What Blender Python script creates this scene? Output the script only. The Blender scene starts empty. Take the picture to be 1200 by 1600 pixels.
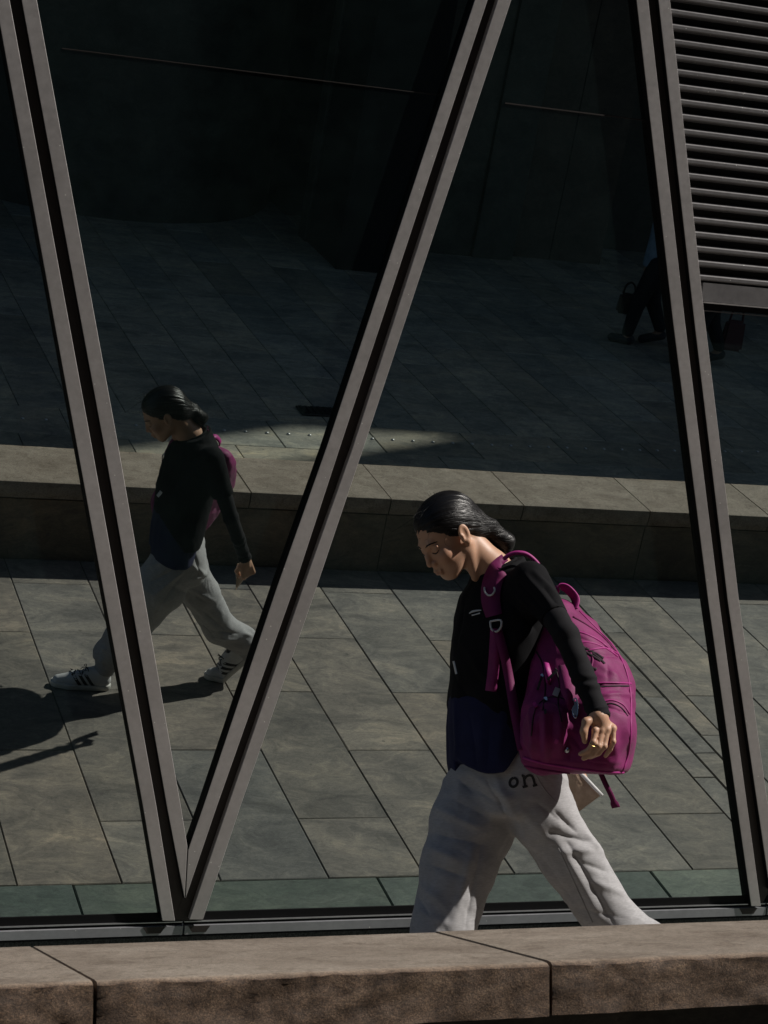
import bpy, bmesh, math, random
import numpy as np
from mathutils import Vector, Matrix
from mathutils.bvhtree import BVHTree
random.seed(7)
S = bpy.context.scene
C = S.collection
R = math.radians

# ------------------------------------------------------------------ camera, world, sun, exposure
F_PX, YAW, PITCH, ROLL = 3144.85, 0.3633, 0.1032, 0.0055        # focal length in photo pixels (1200 x 1600)
CAM = np.array([0.0, -7.38, 0.8692])
TAU, ZF = 0.2449, 0.038                                         # the facade leans out by TAU, crossing y = 0 at z = ZF
_cy, _sy, _cp, _sp = math.cos(YAW), math.sin(YAW), math.cos(PITCH), math.sin(PITCH)
FWD = np.array([_sy * _cp, _cy * _cp, _sp])
_r = np.array([_cy, -_sy, 0.0]); _u = np.cross(_r, FWD)
RGT = math.cos(ROLL) * _r + math.sin(ROLL) * _u
UPV = -math.sin(ROLL) * _r + math.cos(ROLL) * _u
cd = bpy.data.cameras.new('camera'); cam = bpy.data.objects.new('camera', cd); C.objects.link(cam)
cd.sensor_fit = 'VERTICAL'; cd.sensor_height = 36.0; cd.sensor_width = 27.0
cd.lens = F_PX / 1600 * 36.0; cd.clip_start = 0.05; cd.clip_end = 500
cd.dof.use_dof = True; cd.dof.focus_distance = 6.3; cd.dof.aperture_fstop = 22.0
M4 = Matrix.Identity(4)
for i in range(3):
    M4[i][0], M4[i][1], M4[i][2], M4[i][3] = RGT[i], UPV[i], -FWD[i], CAM[i]
cam.matrix_world = M4
S.camera = cam
SUN_EL, SUN_AZ = R(40.6), R(25.5)
SUN = Vector((math.cos(SUN_AZ) * math.cos(SUN_EL), -math.sin(SUN_AZ) * math.cos(SUN_EL), math.sin(SUN_EL)))
W = bpy.data.worlds.new('World'); S.world = W; W.use_nodes = True
wn = W.node_tree.nodes; wl = W.node_tree.links
sky = wn.new('ShaderNodeTexSky'); sky.sky_type = 'NISHITA'; sky.sun_disc = False
sky.sun_elevation = SUN_EL; sky.sun_rotation = math.atan2(SUN.x, SUN.y)
wl.new(sky.outputs[0], wn['Background'].inputs[0]); wn['Background'].inputs[1].default_value = 0.055
sd = bpy.data.lights.new('sun', 'SUN'); sun = bpy.data.objects.new('sun', sd); C.objects.link(sun)
sd.energy = 4.9; sd.angle = R(0.6); sd.color = (1.0, 0.945, 0.875)
sun.rotation_euler = SUN.to_track_quat('Z', 'Y').to_euler(); sun.location = (6, -6, 12)
S.view_settings.view_transform = 'Standard'; S.view_settings.look = 'None'
S.view_settings.gamma = 1.0; S.view_settings.use_curve_mapping = False
S.view_settings.exposure = -0.2
S.render.engine = 'CYCLES'
S.cycles.caustics_reflective = False; S.cycles.caustics_refractive = False
S.cycles.max_bounces = 8; S.cycles.sample_clamp_indirect = 4.0
S.cycles.use_denoising = True

# ------------------------------------------------------------------ photo rays -> places in the world
def ray(px, py):
    d = FWD + RGT * ((px - 600) / F_PX) - UPV * ((py - 800) / F_PX)
    return d / np.linalg.norm(d)
def at_y(px, py, y):                       # where a photo ray meets the vertical plane y
    d = ray(px, py); return CAM + d * ((y - CAM[1]) / d[1])
NF = np.array([0, math.cos(TAU), math.sin(TAU)])                # into the building
P0 = np.array([0, 0, ZF])
def on_facade(px, py, off=0.0):            # where a photo ray meets the leaning facade, off metres proud of the glass
    d = ray(px, py); return CAM + d * (((P0 - NF * off - CAM) @ NF) / (d @ NF))

# ------------------------------------------------------------------ object helpers
def me_of(name, v, f, smooth=False):
    me = bpy.data.meshes.new(name)
    me.from_pydata([tuple(map(float, p)) for p in v], [], [tuple(int(i) for i in q) for q in f])
    if smooth: me.polygons.foreach_set('use_smooth', [True] * len(me.polygons))
    me.update(); return me
def link(name, me, mat=None, parent=None, loc=(0, 0, 0), rot=None):
    o = bpy.data.objects.new(name, me); C.objects.link(o)
    if mat is not None and me is not None and not me.materials: me.materials.append(mat)
    o.location = loc
    if rot is not None: o.rotation_euler = rot
    if parent is not None: o.parent = parent
    return o
def tag(o, label=None, cat=None, group=None, kind=None):
    if label: o['label'] = label
    if cat: o['category'] = cat
    if group: o['group'] = group
    if kind: o['kind'] = kind
    return o
def empty(name, loc, label=None, cat=None, group=None):
    o = bpy.data.objects.new(name, None); C.objects.link(o); o.location = loc
    o.empty_display_size = .1
    return tag(o, label, cat, group)
def box_vf(x0, x1, y0, y1, z0, z1):
    v = [(x0, y0, z0), (x1, y0, z0), (x1, y1, z0), (x0, y1, z0), (x0, y0, z1), (x1, y0, z1), (x1, y1, z1), (x0, y1, z1)]
    f = [(0, 3, 2, 1), (4, 5, 6, 7), (0, 1, 5, 4), (1, 2, 6, 5), (2, 3, 7, 6), (3, 0, 4, 7)]
    return v, f
def bev_box(name, x0, x1, y0, y1, z0, z1, b=0.003, seg=1):
    bm = bmesh.new(); v, f = box_vf(x0, x1, y0, y1, z0, z1)
    vs = [bm.verts.new(p) for p in v]; [bm.faces.new([vs[i] for i in q]) for q in f]
    bmesh.ops.bevel(bm, geom=list(bm.edges), offset=b, segments=seg, affect='EDGES')
    me = bpy.data.meshes.new(name); bm.to_mesh(me); bm.free(); return me
def tube_vf(pts, rad, n=8, squash=None, cap=True):
    pts = [np.array(p, float) for p in pts]
    if np.isscalar(rad): rad = [rad] * len(pts)
    v, f = [], []; side = None
    for i, p in enumerate(pts):
        t = pts[min(i + 1, len(pts) - 1)] - pts[max(i - 1, 0)]; t /= (np.linalg.norm(t) + 1e-9)
        if side is None:
            a = np.array([0, 0, 1.0]) if abs(t[2]) < .9 else np.array([1.0, 0, 0]); side = np.cross(t, a)
        side = side - t * (side @ t); side /= np.linalg.norm(side) + 1e-9; nn = np.cross(t, side)
        for k in range(n):
            a = 2 * math.pi * k / n
            v.append(p + rad[i] * (math.cos(a) * side + math.sin(a) * nn))
    for i in range(len(pts) - 1):
        for k in range(n):
            f.append((i * n + k, i * n + (k + 1) % n, (i + 1) * n + (k + 1) % n, (i + 1) * n + k))
    if cap:
        f.append(tuple(range(n - 1, -1, -1))); f.append(tuple((len(pts) - 1) * n + k for k in range(n)))
    return v, f
def join_vf(parts):
    V, Fc = [], []
    for v, f in parts:
        n = len(V); V += list(v); Fc += [tuple(i + n for i in q) for q in f]
    return V, Fc
def spline(pts, n=6):                      # Catmull-Rom through the points
    P = [np.array(p, float) for p in pts]; out = []
    for i in range(len(P) - 1):
        p0, p1, p2, p3 = P[max(i - 1, 0)], P[i], P[i + 1], P[min(i + 2, len(P) - 1)]
        for k in range(n):
            t = k / n
            out.append(.5 * ((2 * p1) + (-p0 + p2) * t + (2 * p0 - 5 * p1 + 4 * p2 - p3) * t * t + (-p0 + 3 * p1 - 3 * p2 + p3) * t ** 3))
    out.append(P[-1]); return out

# ------------------------------------------------------------------ materials
def mat(name):
    m = bpy.data.materials.new(name); m.use_nodes = True
    nt = m.node_tree; return m, nt, nt.nodes['Principled BSDF']
def N(nt, typ, **kw):
    n = nt.nodes.new(typ)
    for k, v in kw.items():
        if k in n.inputs: n.inputs[k].default_value = v
        else: setattr(n, k, v)
    return n
def ramp(nt, src, stops, interp='LINEAR'):
    r = nt.nodes.new('ShaderNodeValToRGB'); r.color_ramp.interpolation = interp
    e = r.color_ramp.elements
    while len(e) < len(stops): e.new(.5)
    for el, (p, c) in zip(e, stops):
        el.position = p; el.color = (*c, 1) if len(c) == 3 else c
    nt.links.new(src, r.inputs[0]); return r.outputs[0]
def mix(nt, fac, a, b, mode='MIX'):
    m = nt.nodes.new('ShaderNodeMix'); m.data_type = 'RGBA'; m.blend_type = mode
    for i, s in ((0, fac), (6, a), (7, b)):
        if isinstance(s, (int, float)): m.inputs[i].default_value = s
        elif isinstance(s, tuple): m.inputs[i].default_value = (*s, 1)
        else: nt.links.new(s, m.inputs[i])
    return m.outputs[2]
def bump(nt, b, h, strength, dist, prev=None):
    n = nt.nodes.new('ShaderNodeBump'); n.inputs['Strength'].default_value = strength; n.inputs['Distance'].default_value = dist
    nt.links.new(h, n.inputs['Height'])
    if prev is not None: nt.links.new(prev, n.inputs['Normal'])
    if b is not None: nt.links.new(n.outputs[0], b.inputs['Normal'])
    return n.outputs[0]
def coords(nt, per_object=True, scale=(1, 1, 1), world=False):
    tc = nt.nodes.new('ShaderNodeTexCoord'); mp = nt.nodes.new('ShaderNodeMapping'); mp.inputs['Scale'].default_value = scale
    if world:
        g = nt.nodes.new('ShaderNodeNewGeometry'); nt.links.new(g.outputs['Position'], mp.inputs[0])
    else: nt.links.new(tc.outputs['Object'], mp.inputs[0])
    if per_object:
        oi = nt.nodes.new('ShaderNodeObjectInfo')
        mu = N(nt, 'ShaderNodeMath', operation='MULTIPLY'); mu.inputs[1].default_value = 57.0
        nt.links.new(oi.outputs['Random'], mu.inputs[0])
        nt.links.new(mu.outputs[0], mp.inputs['Location'])
        return mp.outputs[0], oi.outputs['Random']
    return mp.outputs[0], None
def plain(name, col, rough=.6, metal=0.0, var=.12, scale=40, bmp=0.0, spec=.5, sheen=0.0, stretch=(1, 1, 1)):
    m, nt, b = mat(name)
    v, _ = coords(nt, False, stretch)
    n = N(nt, 'ShaderNodeTexNoise', Scale=scale, Detail=5.0, Roughness=.6); nt.links.new(v, n.inputs['Vector'])
    lo = tuple(c * (1 - var) for c in col); hi = tuple(min(1, c * (1 + var)) for c in col)
    nt.links.new(ramp(nt, n.outputs[0], [(.3, lo), (.7, hi)]), b.inputs['Base Color'])
    b.inputs['Roughness'].default_value = rough; b.inputs['Metallic'].default_value = metal
    b.inputs['Specular IOR Level'].default_value = spec
    if sheen: b.inputs['Sheen Weight'].default_value = sheen; b.inputs['Sheen Roughness'].default_value = .4
    if bmp: bump(nt, b, n.outputs[0], .6, bmp)
    return m

def stone_slab(name, cols, rough=.62, dark=1.0, streak=(1.5, 2.6, 2.0)):
    m, nt, b = mat(name)
    v, rnd = coords(nt, True, streak)
    warp = N(nt, 'ShaderNodeTexNoise', Scale=1.3, Detail=3.0); nt.links.new(v, warp.inputs['Vector'])
    add = N(nt, 'ShaderNodeVectorMath', operation='MULTIPLY_ADD'); nt.links.new(warp.outputs['Color'], add.inputs[0])
    add.inputs[1].default_value = (.9, .9, .9); nt.links.new(v, add.inputs[2])
    n1 = N(nt, 'ShaderNodeTexNoise', Scale=1.9, Detail=9.0, Roughness=.62, Distortion=.6); nt.links.new(add.outputs[0], n1.inputs['Vector'])
    n2 = N(nt, 'ShaderNodeTexNoise', Scale=4.2, Detail=12.0, Roughness=.78, Distortion=1.3); nt.links.new(add.outputs[0], n2.inputs['Vector'])
    n3 = N(nt, 'ShaderNodeTexNoise', Scale=38.0, Detail=8.0, Roughness=.8, Distortion=.8); nt.links.new(v, n3.inputs['Vector'])
    c1 = ramp(nt, n1.outputs[0], [(.28, cols[0]), (.45, cols[1]), (.58, cols[2]), (.74, cols[3])])
    c2 = ramp(nt, n2.outputs[0], [(.30, (.42, .43, .44)), (.5, (.95, .95, .95)), (.68, (1.5, 1.46, 1.36))])
    c = mix(nt, .8, c1, c2, 'MULTIPLY')
    c3 = ramp(nt, n3.outputs[0], [(.32, (.55, .55, .56)), (.5, (1.0, 1.0, 1.0)), (.68, (1.5, 1.48, 1.44))])
    c = mix(nt, .7, c, c3, 'MULTIPLY')
    tone = ramp(nt, rnd, [(0, (.74, .79, .81)), (.17, (1.1, 1.02, .92)), (.34, (.86, .90, .91)), (.5, (1.18, 1.13, 1.04)), (.67, (.80, .78, .73)), (.84, (1.0, 1.03, 1.03)), (1, (1.26, 1.2, 1.08))])
    c = mix(nt, 1.0, c, tone, 'MULTIPLY')
    wv, _ = coords(nt, False, (1, 1, 1), world=True)             # wear and stains that run across the joints
    st = N(nt, 'ShaderNodeTexNoise', Scale=1.4, Detail=7.0, Roughness=.7); nt.links.new(wv, st.inputs['Vector'])
    c = mix(nt, .75, c, ramp(nt, st.outputs[0], [(.36, (.74, .73, .72)), (.5, (1.08, 1.06, 1.03)), (.66, (1.38, 1.32, 1.2))]), 'MULTIPLY')
    sp = N(nt, 'ShaderNodeTexVoronoi', Scale=5.5); nt.links.new(wv, sp.inputs['Vector'])
    c = mix(nt, ramp(nt, sp.outputs['Distance'], [(.035, (.55,) * 3), (.06, (0, 0, 0))]), c, (.045, .045, .042))
    nt.links.new(c, b.inputs['Base Color'])
    b.inputs['Roughness'].default_value = rough
    nb = bump(nt, None, n2.outputs[0], .5, .004); bump(nt, b, n3.outputs[0], .5, .0012, nb)
    return m
M = {}
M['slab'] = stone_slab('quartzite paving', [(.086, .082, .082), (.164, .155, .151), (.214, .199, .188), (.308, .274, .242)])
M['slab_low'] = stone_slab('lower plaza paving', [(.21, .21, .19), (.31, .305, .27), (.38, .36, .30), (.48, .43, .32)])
M['border'] = stone_slab('dark green granite border', [(.06, .088, .083), (.088, .118, .112), (.105, .135, .13), (.13, .165, .155)])
M['joint'] = plain('dark paving joint', (.07, .068, .064), .95)
M['plinth'] = plain('speckled granite plinth', (.085, .085, .09), .8, var=.9, scale=160, bmp=.002)

def coping_mat():
    m, nt, b = mat('pinkish sandstone coping')
    v, rnd = coords(nt, True, (3.4, 4.5, 4.5))
    n1 = N(nt, 'ShaderNodeTexNoise', Scale=1.6, Detail=8.0, Roughness=.6, Distortion=.4); nt.links.new(v, n1.inputs['Vector'])
    n2 = N(nt, 'ShaderNodeTexNoise', Scale=30.0, Detail=9.0, Roughness=.82); nt.links.new(v, n2.inputs['Vector'])
    n3 = N(nt, 'ShaderNodeTexNoise', Scale=5.0, Detail=6.0, Roughness=.7, Distortion=1.0); nt.links.new(v, n3.inputs['Vector'])
    c = ramp(nt, n1.outputs[0], [(.3, (.18, .145, .113)), (.5, (.248, .207, .166)), (.7, (.315, .27, .222))])
    c = mix(nt, .85, c, ramp(nt, n2.outputs[0], [(.32, (.48, .46, .44)), (.5, (1.0, 1.0, 1.0)), (.68, (1.55, 1.52, 1.48))]), 'MULTIPLY')
    c = mix(nt, .7, c, ramp(nt, n3.outputs[0], [(.34, (.55, .5, .45)), (.5, (1, 1, 1)), (1, (1.05, 1.0, .96))]), 'MULTIPLY')
    n4 = N(nt, 'ShaderNodeTexNoise', Scale=85.0, Detail=4.0, Roughness=.75); nt.links.new(v, n4.inputs['Vector'])
    c = mix(nt, .5, c, ramp(nt, n4.outputs[0], [(.34, (.6, .58, .56)), (.5, (1, 1, 1)), (.64, (1.4, 1.38, 1.35))]), 'MULTIPLY')
    # the hewn street face is the raw, rust-stained stone
    at = N(nt, 'ShaderNodeAttribute', attribute_name='raw')
    raw = ramp(nt, n3.outputs[0], [(.25, (.038, .024, .016)), (.45, (.085, .055, .037)), (.6, (.125, .083, .055)), (.8, (.185, .135, .093))])
    raw = mix(nt, .9, raw, ramp(nt, n2.outputs[0], [(.3, (.5, .5, .5)), (.7, (1.5, 1.45, 1.4))]), 'MULTIPLY')
    raw = mix(nt, 1.0, raw, ramp(nt, n4.outputs[0], [(.34, (.35, .33, .32)), (.5, (.95, .95, .95)), (.64, (1.9, 1.85, 1.75))]), 'MULTIPLY')
    c = mix(nt, at.outputs['Fac'], c, raw)
    worn = ramp(nt, at.outputs['Fac'], [(.0, (1, 1, 1)), (.3, (1.35, 1.33, 1.3)), (.6, (1.35, 1.33, 1.3)), (1.0, (1, 1, 1))])
    nt.links.new(mix(nt, 1.0, c, worn, 'MULTIPLY'), b.inputs['Base Color'])
    b.inputs['Roughness'].default_value = .75
    bb = bump(nt, None, n2.outputs[0], .6, .003); bb = bump(nt, None, n4.outputs[0], .5, .0012, bb); bump(nt, b, n3.outputs[0], .35, .004, bb)
    return m
M['coping'] = coping_mat()
M['wallface'] = stone_slab('dark wall facing', [(.07, .06, .05), (.10, .088, .072), (.13, .11, .09), (.16, .14, .11)], streak=(1.5, 1.5, 3.0))

def frame_metal(name, col, rough):
    m, nt, b = mat(name)
    v, _ = coords(nt, False, (1, 1, 1), world=True)
    n = N(nt, 'ShaderNodeTexNoise', Scale=2.2, Detail=4.0); nt.links.new(v, n.inputs['Vector'])
    n2 = N(nt, 'ShaderNodeTexNoise', Scale=45.0, Detail=6.0, Roughness=.7); nt.links.new(v, n2.inputs['Vector'])
    sp = N(nt, 'ShaderNodeTexVoronoi', Scale=26.0); nt.links.new(v, sp.inputs['Vector'])
    c = ramp(nt, n.outputs[0], [(.35, tuple(x * .86 for x in col)), (.65, tuple(x * 1.08 for x in col))])
    c = mix(nt, .35, c, ramp(nt, n2.outputs[0], [(.3, (.75, .75, .75)), (.7, (1.2, 1.2, 1.2))]), 'MULTIPLY')
    c = mix(nt, ramp(nt, sp.outputs['Distance'], [(.045, (1, 1, 1)), (.07, (0, 0, 0))]), c, (.8, .8, .76))
    nt.links.new(c, b.inputs['Base Color'])
    b.inputs['Metallic'].default_value = .35
    nt.links.new(ramp(nt, n2.outputs[0], [(.3, (rough * .85,) * 3), (.7, (rough * 1.15,) * 3)]), b.inputs['Roughness'])
    bump(nt, b, n2.outputs[0], .15, .0006)
    return m
M['metal'] = frame_metal('champagne anodised aluminium', (.465, .445, .44), .46)
M['sill'] = frame_metal('grey sill aluminium', (.34, .345, .37), .42)
M['louver'] = frame_metal('grey louver aluminium', (.21, .205, .21), .5)
M['bead'] = plain('bright bead trim', (.55, .55, .57), .3, metal=.8)
M['gasket'] = plain('black rubber gasket', (.003, .003, .004), .7, spec=.2)
M['channel'] = plain('dark brown channel', (.022, .016, .014), .6)
M['void'] = plain('dark void', (.004, .004, .004), .9)

def glass_mat():
    m, nt, b = mat('solar coated glass')
    v, _ = coords(nt, False, (1, 1, 1), world=True)
    b.inputs['Metallic'].default_value = 1.0; b.inputs['Roughness'].default_value = 0.0
    dust_haze = N(nt, 'ShaderNodeTexNoise', Scale=7.0, Detail=8.0, Roughness=.75); nt.links.new(v, dust_haze.inputs['Vector'])
    nt.links.new(ramp(nt, dust_haze.outputs[0], [(.3, (.455, .508, .492)), (.7, (.50, .545, .525))]), b.inputs['Base Color'])
    w = N(nt, 'ShaderNodeTexNoise', Scale=1.1, Detail=1.0); nt.links.new(v, w.inputs['Vector'])
    bump(nt, b, w.outputs[0], 1.0, .00034)
    # thin dusty film, tinted teal as a painted haze over the dark reflections
    d = nt.nodes.new('ShaderNodeBsdfDiffuse'); d.inputs[0].default_value = (.13, .225, .22, 1)
    mx = nt.nodes.new('ShaderNodeMixShader')
    nt.links.new(ramp(nt, dust_haze.outputs[0], [(.35, (.018,) * 3), (.72, (.05,) * 3)]), mx.inputs[0])
    nt.links.new(b.outputs[0], mx.inputs[1]); nt.links.new(d.outputs[0], mx.inputs[2])
    nt.links.new(mx.outputs[0], nt.nodes['Material Output'].inputs[0])
    return m
M['glass'] = glass_mat()
M['darkwall'] = stone_slab('dark polished cladding', [(.022, .026, .025), (.03, .035, .033), (.036, .04, .038), (.042, .046, .044)], rough=.45)
M['brownwall'] = stone_slab('brown cladding', [(.04, .034, .028), (.055, .046, .038), (.065, .054, .045), (.075, .064, .055)], rough=.5)
M['upper'] = plain('upper storey cladding', (.16, .15, .14), .7)
M['stud'] = plain('polished steel stud', (.62, .62, .61), .35, metal=.5, var=.03)
M['grate'] = plain('cast iron grate', (.012, .012, .013), .6)

# ------------------------------------------------------------------ ground
ground = tag(link('terrace_pavement', me_of('terrace bed', *box_vf(-6, 14, -3.62, .6, -.06, -.012)), M['joint']), kind='structure')
lower = tag(link('lower_plaza', me_of('plaza bed', *box_vf(-60, 80, -60, -3.7, -.9, -.732)), M['joint']), kind='structure')
def slab_mesh(w, l, t, rng):               # a slab with softened, slightly uneven edges, origin at its centre top
    b = .004; j = lambda: rng.uniform(-.0012, .0012)
    hw, hl = w / 2, l / 2
    top = [(-hw + b + j(), -hl + b + j(), j() * .6), (hw - b + j(), -hl + b + j(), j() * .6), (hw - b + j(), hl - b + j(), j() * .6), (-hw + b + j(), hl - b + j(), j() * .6)]
    mid = [(-hw, -hl, -b), (hw, -hl, -b), (hw, hl, -b), (-hw, hl, -b)]
    bot = [(x, y, -t) for x, y, _ in mid]
    v = top + mid + bot; f = [(0, 1, 2, 3)]
    for a, c in ((0, 4), (4, 8)):
        for i in range(4):
            k = (i + 1) % 4; f.append((c + i, c + k, a + k, a + i))
    return me_of('slab', v, f)
_sm = {}
rng = random.Random(3)
def slab(parent, name, x0, x1, y0, y1, z, m, gap=.0034):
    w, l = round(x1 - x0 - gap, 4), round(y1 - y0 - gap, 4)
    if w < .02 or l < .02: return
    key = (w, l, m.name)
    if key not in _sm:
        _sm[key] = slab_mesh(w, l, .03, rng); _sm[key].materials.append(m)
    o = link(name, _sm[key], None, parent, ((x0 + x1) / 2, (y0 + y1) / 2, z + rng.uniform(-.0012, .0012)))
    o.rotation_euler = (rng.uniform(-.0012, .0012), rng.uniform(-.0012, .0012), 0)
Y_BORDER, Y_WALL = -.4813, -3.6203
xl = [1.4755, 1.886, 2.287, 2.7435, 3.161, 3.5715, 3.987, 4.423, 4.8266, 4.949, 5.085, 5.214, 5.606]
xl = [1.4755 - .4125 * k for k in range(10, 0, -1)] + xl + [5.606 + .4125 * k for k in range(1, 9)]
drain = xl.index(4.949)
for i in range(len(xl) - 1):
    a, b_ = xl[i], xl[i + 1]
    par = (i + (0 if i < drain - 1 else (1 if i < drain + 1 else 0))) % 2
    off = -.95 if (i % 2) == (xl.index(2.7435) % 2) else -1.55
    if i in (drain - 1, drain, drain + 1): off = {drain - 1: -1.28, drain: -.93, drain + 1: -1.7}[i]
    ys = [Y_BORDER]; y = off
    while y > -3.5: ys.append(y); y -= 1.18 if i != drain else .59
    ys.append(Y_WALL)
    gx = .018 if i == drain else .005
    for y1, y0 in zip(ys[:-1], ys[1:]):
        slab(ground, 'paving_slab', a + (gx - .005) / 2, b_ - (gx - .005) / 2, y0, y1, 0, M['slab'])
for k in range(-4, 8):
    slab(ground, 'border_slab', 1.69 + 1.26 * k, 1.69 + 1.26 * (k + 1), Y_BORDER, .05, 0, M['border'], .006)
# lower plaza: long bands near the wall, then running-bond slabs
for k in range(-6, 18):
    x0 = 6.02 + .82 * (k - 8)
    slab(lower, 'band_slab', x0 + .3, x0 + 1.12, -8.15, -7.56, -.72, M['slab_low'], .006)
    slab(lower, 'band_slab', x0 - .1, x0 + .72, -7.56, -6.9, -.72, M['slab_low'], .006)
for k in range(-11, 15):
    x0 = 6.02 + .41 * k; y = -8.15; first = True
    while y > -15.2:
        l = 1.18 if not (first and k % 2) else .59
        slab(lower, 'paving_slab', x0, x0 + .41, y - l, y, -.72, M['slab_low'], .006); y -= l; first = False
bm = bmesh.new()
bmesh.ops.create_uvsphere(bm, u_segments=10, v_segments=6, radius=.015)
for v in bm.verts: v.co.z = max(v.co.z, 0) * .75
smesh = bpy.data.meshes.new('stud'); bm.to_mesh(smesh); bm.free(); smesh.materials.append(M['stud'])
for p in smesh.polygons: p.use_smooth = True
xs = 2.55
while xs < 9.8:
    t = max(0, xs - 5.5)
    link('stud', smesh, None, lower, (xs, -7.86 + .012 * max(0, 3 - xs) - .0185 * t * t, -.7185)); xs += .172
g = empty('drain_grate', (5.22, -8.42, -.715), 'small black drain grate lying on the shaded grey paving beyond the wall', 'drain grate')
link('grate_frame', bev_box('grate frame', -.19, .19, -.10, .10, -.004, .012, .004), M['grate'], g)
for k in range(7): link('grate_bar', bev_box('grate bar', -.17 + k * .05, -.145 + k * .05, -.085, .085, .0125, .02, .002), M['grate'], g)

# ------------------------------------------------------------------ the low granite wall
WF, WB, WT, CT = -3.5903, -4.1302, .4495, .092
wall = empty('low_stone_wall', (3, -3.86, 0), 'low stone wall with a broad pinkish coping and hewn front edge along the bottom', 'wall')
wo = np.array([3, -3.86, 0])
fm = me_of('wall core', *[np.array(box_vf(-4, 12, -4.02, -3.62, -.73, WT - CT - .004)[0]) - wo, box_vf(0, 1, 0, 1, 0, 1)[1]])
link('wall_core', fm, M['wallface'], wall)
JX, JS = .7425, .8095
def hewn_stone(seed):
    rr = np.random.RandomState(seed)
    nx, ny, nz = 64, 8, 9
    w = JS - .006; hx = np.linspace(-w / 2, w / 2, nx + 1)
    # profile ring: street face (rough) bottom -> top edge -> top -> glass-side edge -> face -> underside
    prof = []
    for k in range(nz + 1): prof.append((WB, WT - CT + CT * k / nz * .93, 1.0))
    prof.append((WB + .006, WT - .0015, .35))
    for k in range(1, ny): prof.append((WB + .02 + (WF - WB - .03) * (k - 1) / (ny - 2), WT, 0.0))
    prof += [(WF - .003, WT - .001, 0.0), (WF, WT - .005, 0.0), (WF, WT - CT * .78, 0.0), (WF - .006, WT - CT * .80, 0.0), (WF - .006, WT - CT, 0.0)]
    prof = np.array(prof); n = len(prof); ph = rr.uniform(0, 99, 6)
    def rough(x, z):
        s = 0
        for q, (fx, fz, a) in enumerate(((9, 14, .0030), (23, 30, .0026), (51, 60, .0024), (110, 95, .0022))):
            s = s + a * np.sin(fx * x + ph[q] + 2.1 * np.sin(fz * z + ph[5 - q]) + 1.3 * np.sin(.63 * fx * x + ph[(q + 2) % 6])) * np.cos(fz * z + 1.7 * np.sin(fx * .7 * x + ph[(q + 1) % 6]))
        return s
    v, raw = [], []
    for i, x in enumerate(hx):
        edge = 1.0 if 0 < i < nx else .2
        for (y, z, r) in prof:
            d = rough(x, z) if r > 0 else 0
            yy = y - r * (.004 + d * 1.0) * (1 if edge == 1 else .3); zz = z + (.4 * rough(x + 5, .2) if r > .2 and z > WT - .02 else 0) * edge * r
            xx = x
            if i in (0, nx): 
                if r < .5: xx = x * .9985
            v.append((xx, yy, zz)); raw.append(min(1, r * 1.4))
    f = []
    for i in range(nx):
        for k in range(n - 1): f.append((i * n + k, (i + 1) * n + k, (i + 1) * n + k + 1, i * n + k + 1))
        f.append((i * n + n - 1, (i + 1) * n + n - 1, (i + 1) * n, i * n))
    f.append(tuple(range(n))); f.append(tuple(nx * n + k for k in range(n - 1, -1, -1)))
    v = [(x, y - (WB + WF) / 2, z) for x, y, z in v]
    me = me_of('coping stone', v, f, True)
    a = me.attributes.new('raw', 'FLOAT', 'POINT'); a.data.foreach_set('value', raw)
    try: me.set_sharp_from_angle(angle=R(40))
    except Exception: pass
    me.materials.append(M['coping']); return me
cms = [hewn_stone(s) for s in range(5)]
for k in range(-5, 12):
    o = link('coping_stone', cms[k % 5], None, wall, (JX + JS * (k + .5) - wo[0], (WB + WF) / 2 - wo[1], rng.uniform(-.0012, .0012)))
for k in range(-3, 7):
    x0 = JX + JS * 2 * k
    link('facing_slab', bev_box('facing slab', x0 + .003, x0 + 2 * JS - .003, -3.625, -3.612, .012, WT - CT - .012, .002), M['wallface'], wall, tuple(-wo))

# ------------------------------------------------------------------ the leaning glass building
bld = empty('glass_building', (3, 0, 0), 'leaning dark glass facade with V shaped metal frames and a louvred panel', 'building')
bo = np.array([3.0, 0, 0])
def facade_poly(name, front, depth, m, parent=bld):            # a plate: front outline, thickness into the facade
    fr = [np.array(p) for p in front]; n = len(fr)
    v = [p - bo for p in fr] + [p + NF * depth - bo for p in fr]
    f = [tuple(range(n)), tuple(range(2 * n - 1, n - 1, -1))] + [(i, n + i, n + (i + 1) % n, (i + 1) % n) for i in range(n)]
    me = me_of(name, v, f)
    bm = bmesh.new(); bm.from_mesh(me); bmesh.ops.recalc_face_normals(bm, faces=bm.faces); bm.to_mesh(me); bm.free()
    return link(name, me, m, parent)
def strip(name, left, right, off, depth, m, parent, bevel=.0015):
    lp = [on_facade(x, y, off) for x, y in left]; rp = [on_facade(x, y, off) for x, y in right]
    v, f = [], []
    n = len(lp)
    for p, q in zip(lp, rp): v += [p - bo, q - bo, q + NF * depth - bo, p + NF * depth - bo]
    for i in range(n - 1):
        a, b_ = i * 4, i * 4 + 4
        for k in range(4): f.append((a + k, a + (k + 1) % 4, b_ + (k + 1) % 4, b_ + k))
    f += [(3, 2, 1, 0), (n * 4 - 4, n * 4 - 3, n * 4 - 2, n * 4 - 1)]
    me = me_of(name, v, f); bm = bmesh.new(); bm.from_mesh(me); bmesh.ops.recalc_face_normals(bm, faces=bm.faces)
    if bevel:
        es = [e for e in bm.edges if e.calc_face_angle(0) > 1.0]
        bmesh.ops.bevel(bm, geom=es, offset=bevel, segments=1, affect='EDGES')
    bm.to_mesh(me); bm.free()
    return link(name, me, m, parent)
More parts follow.
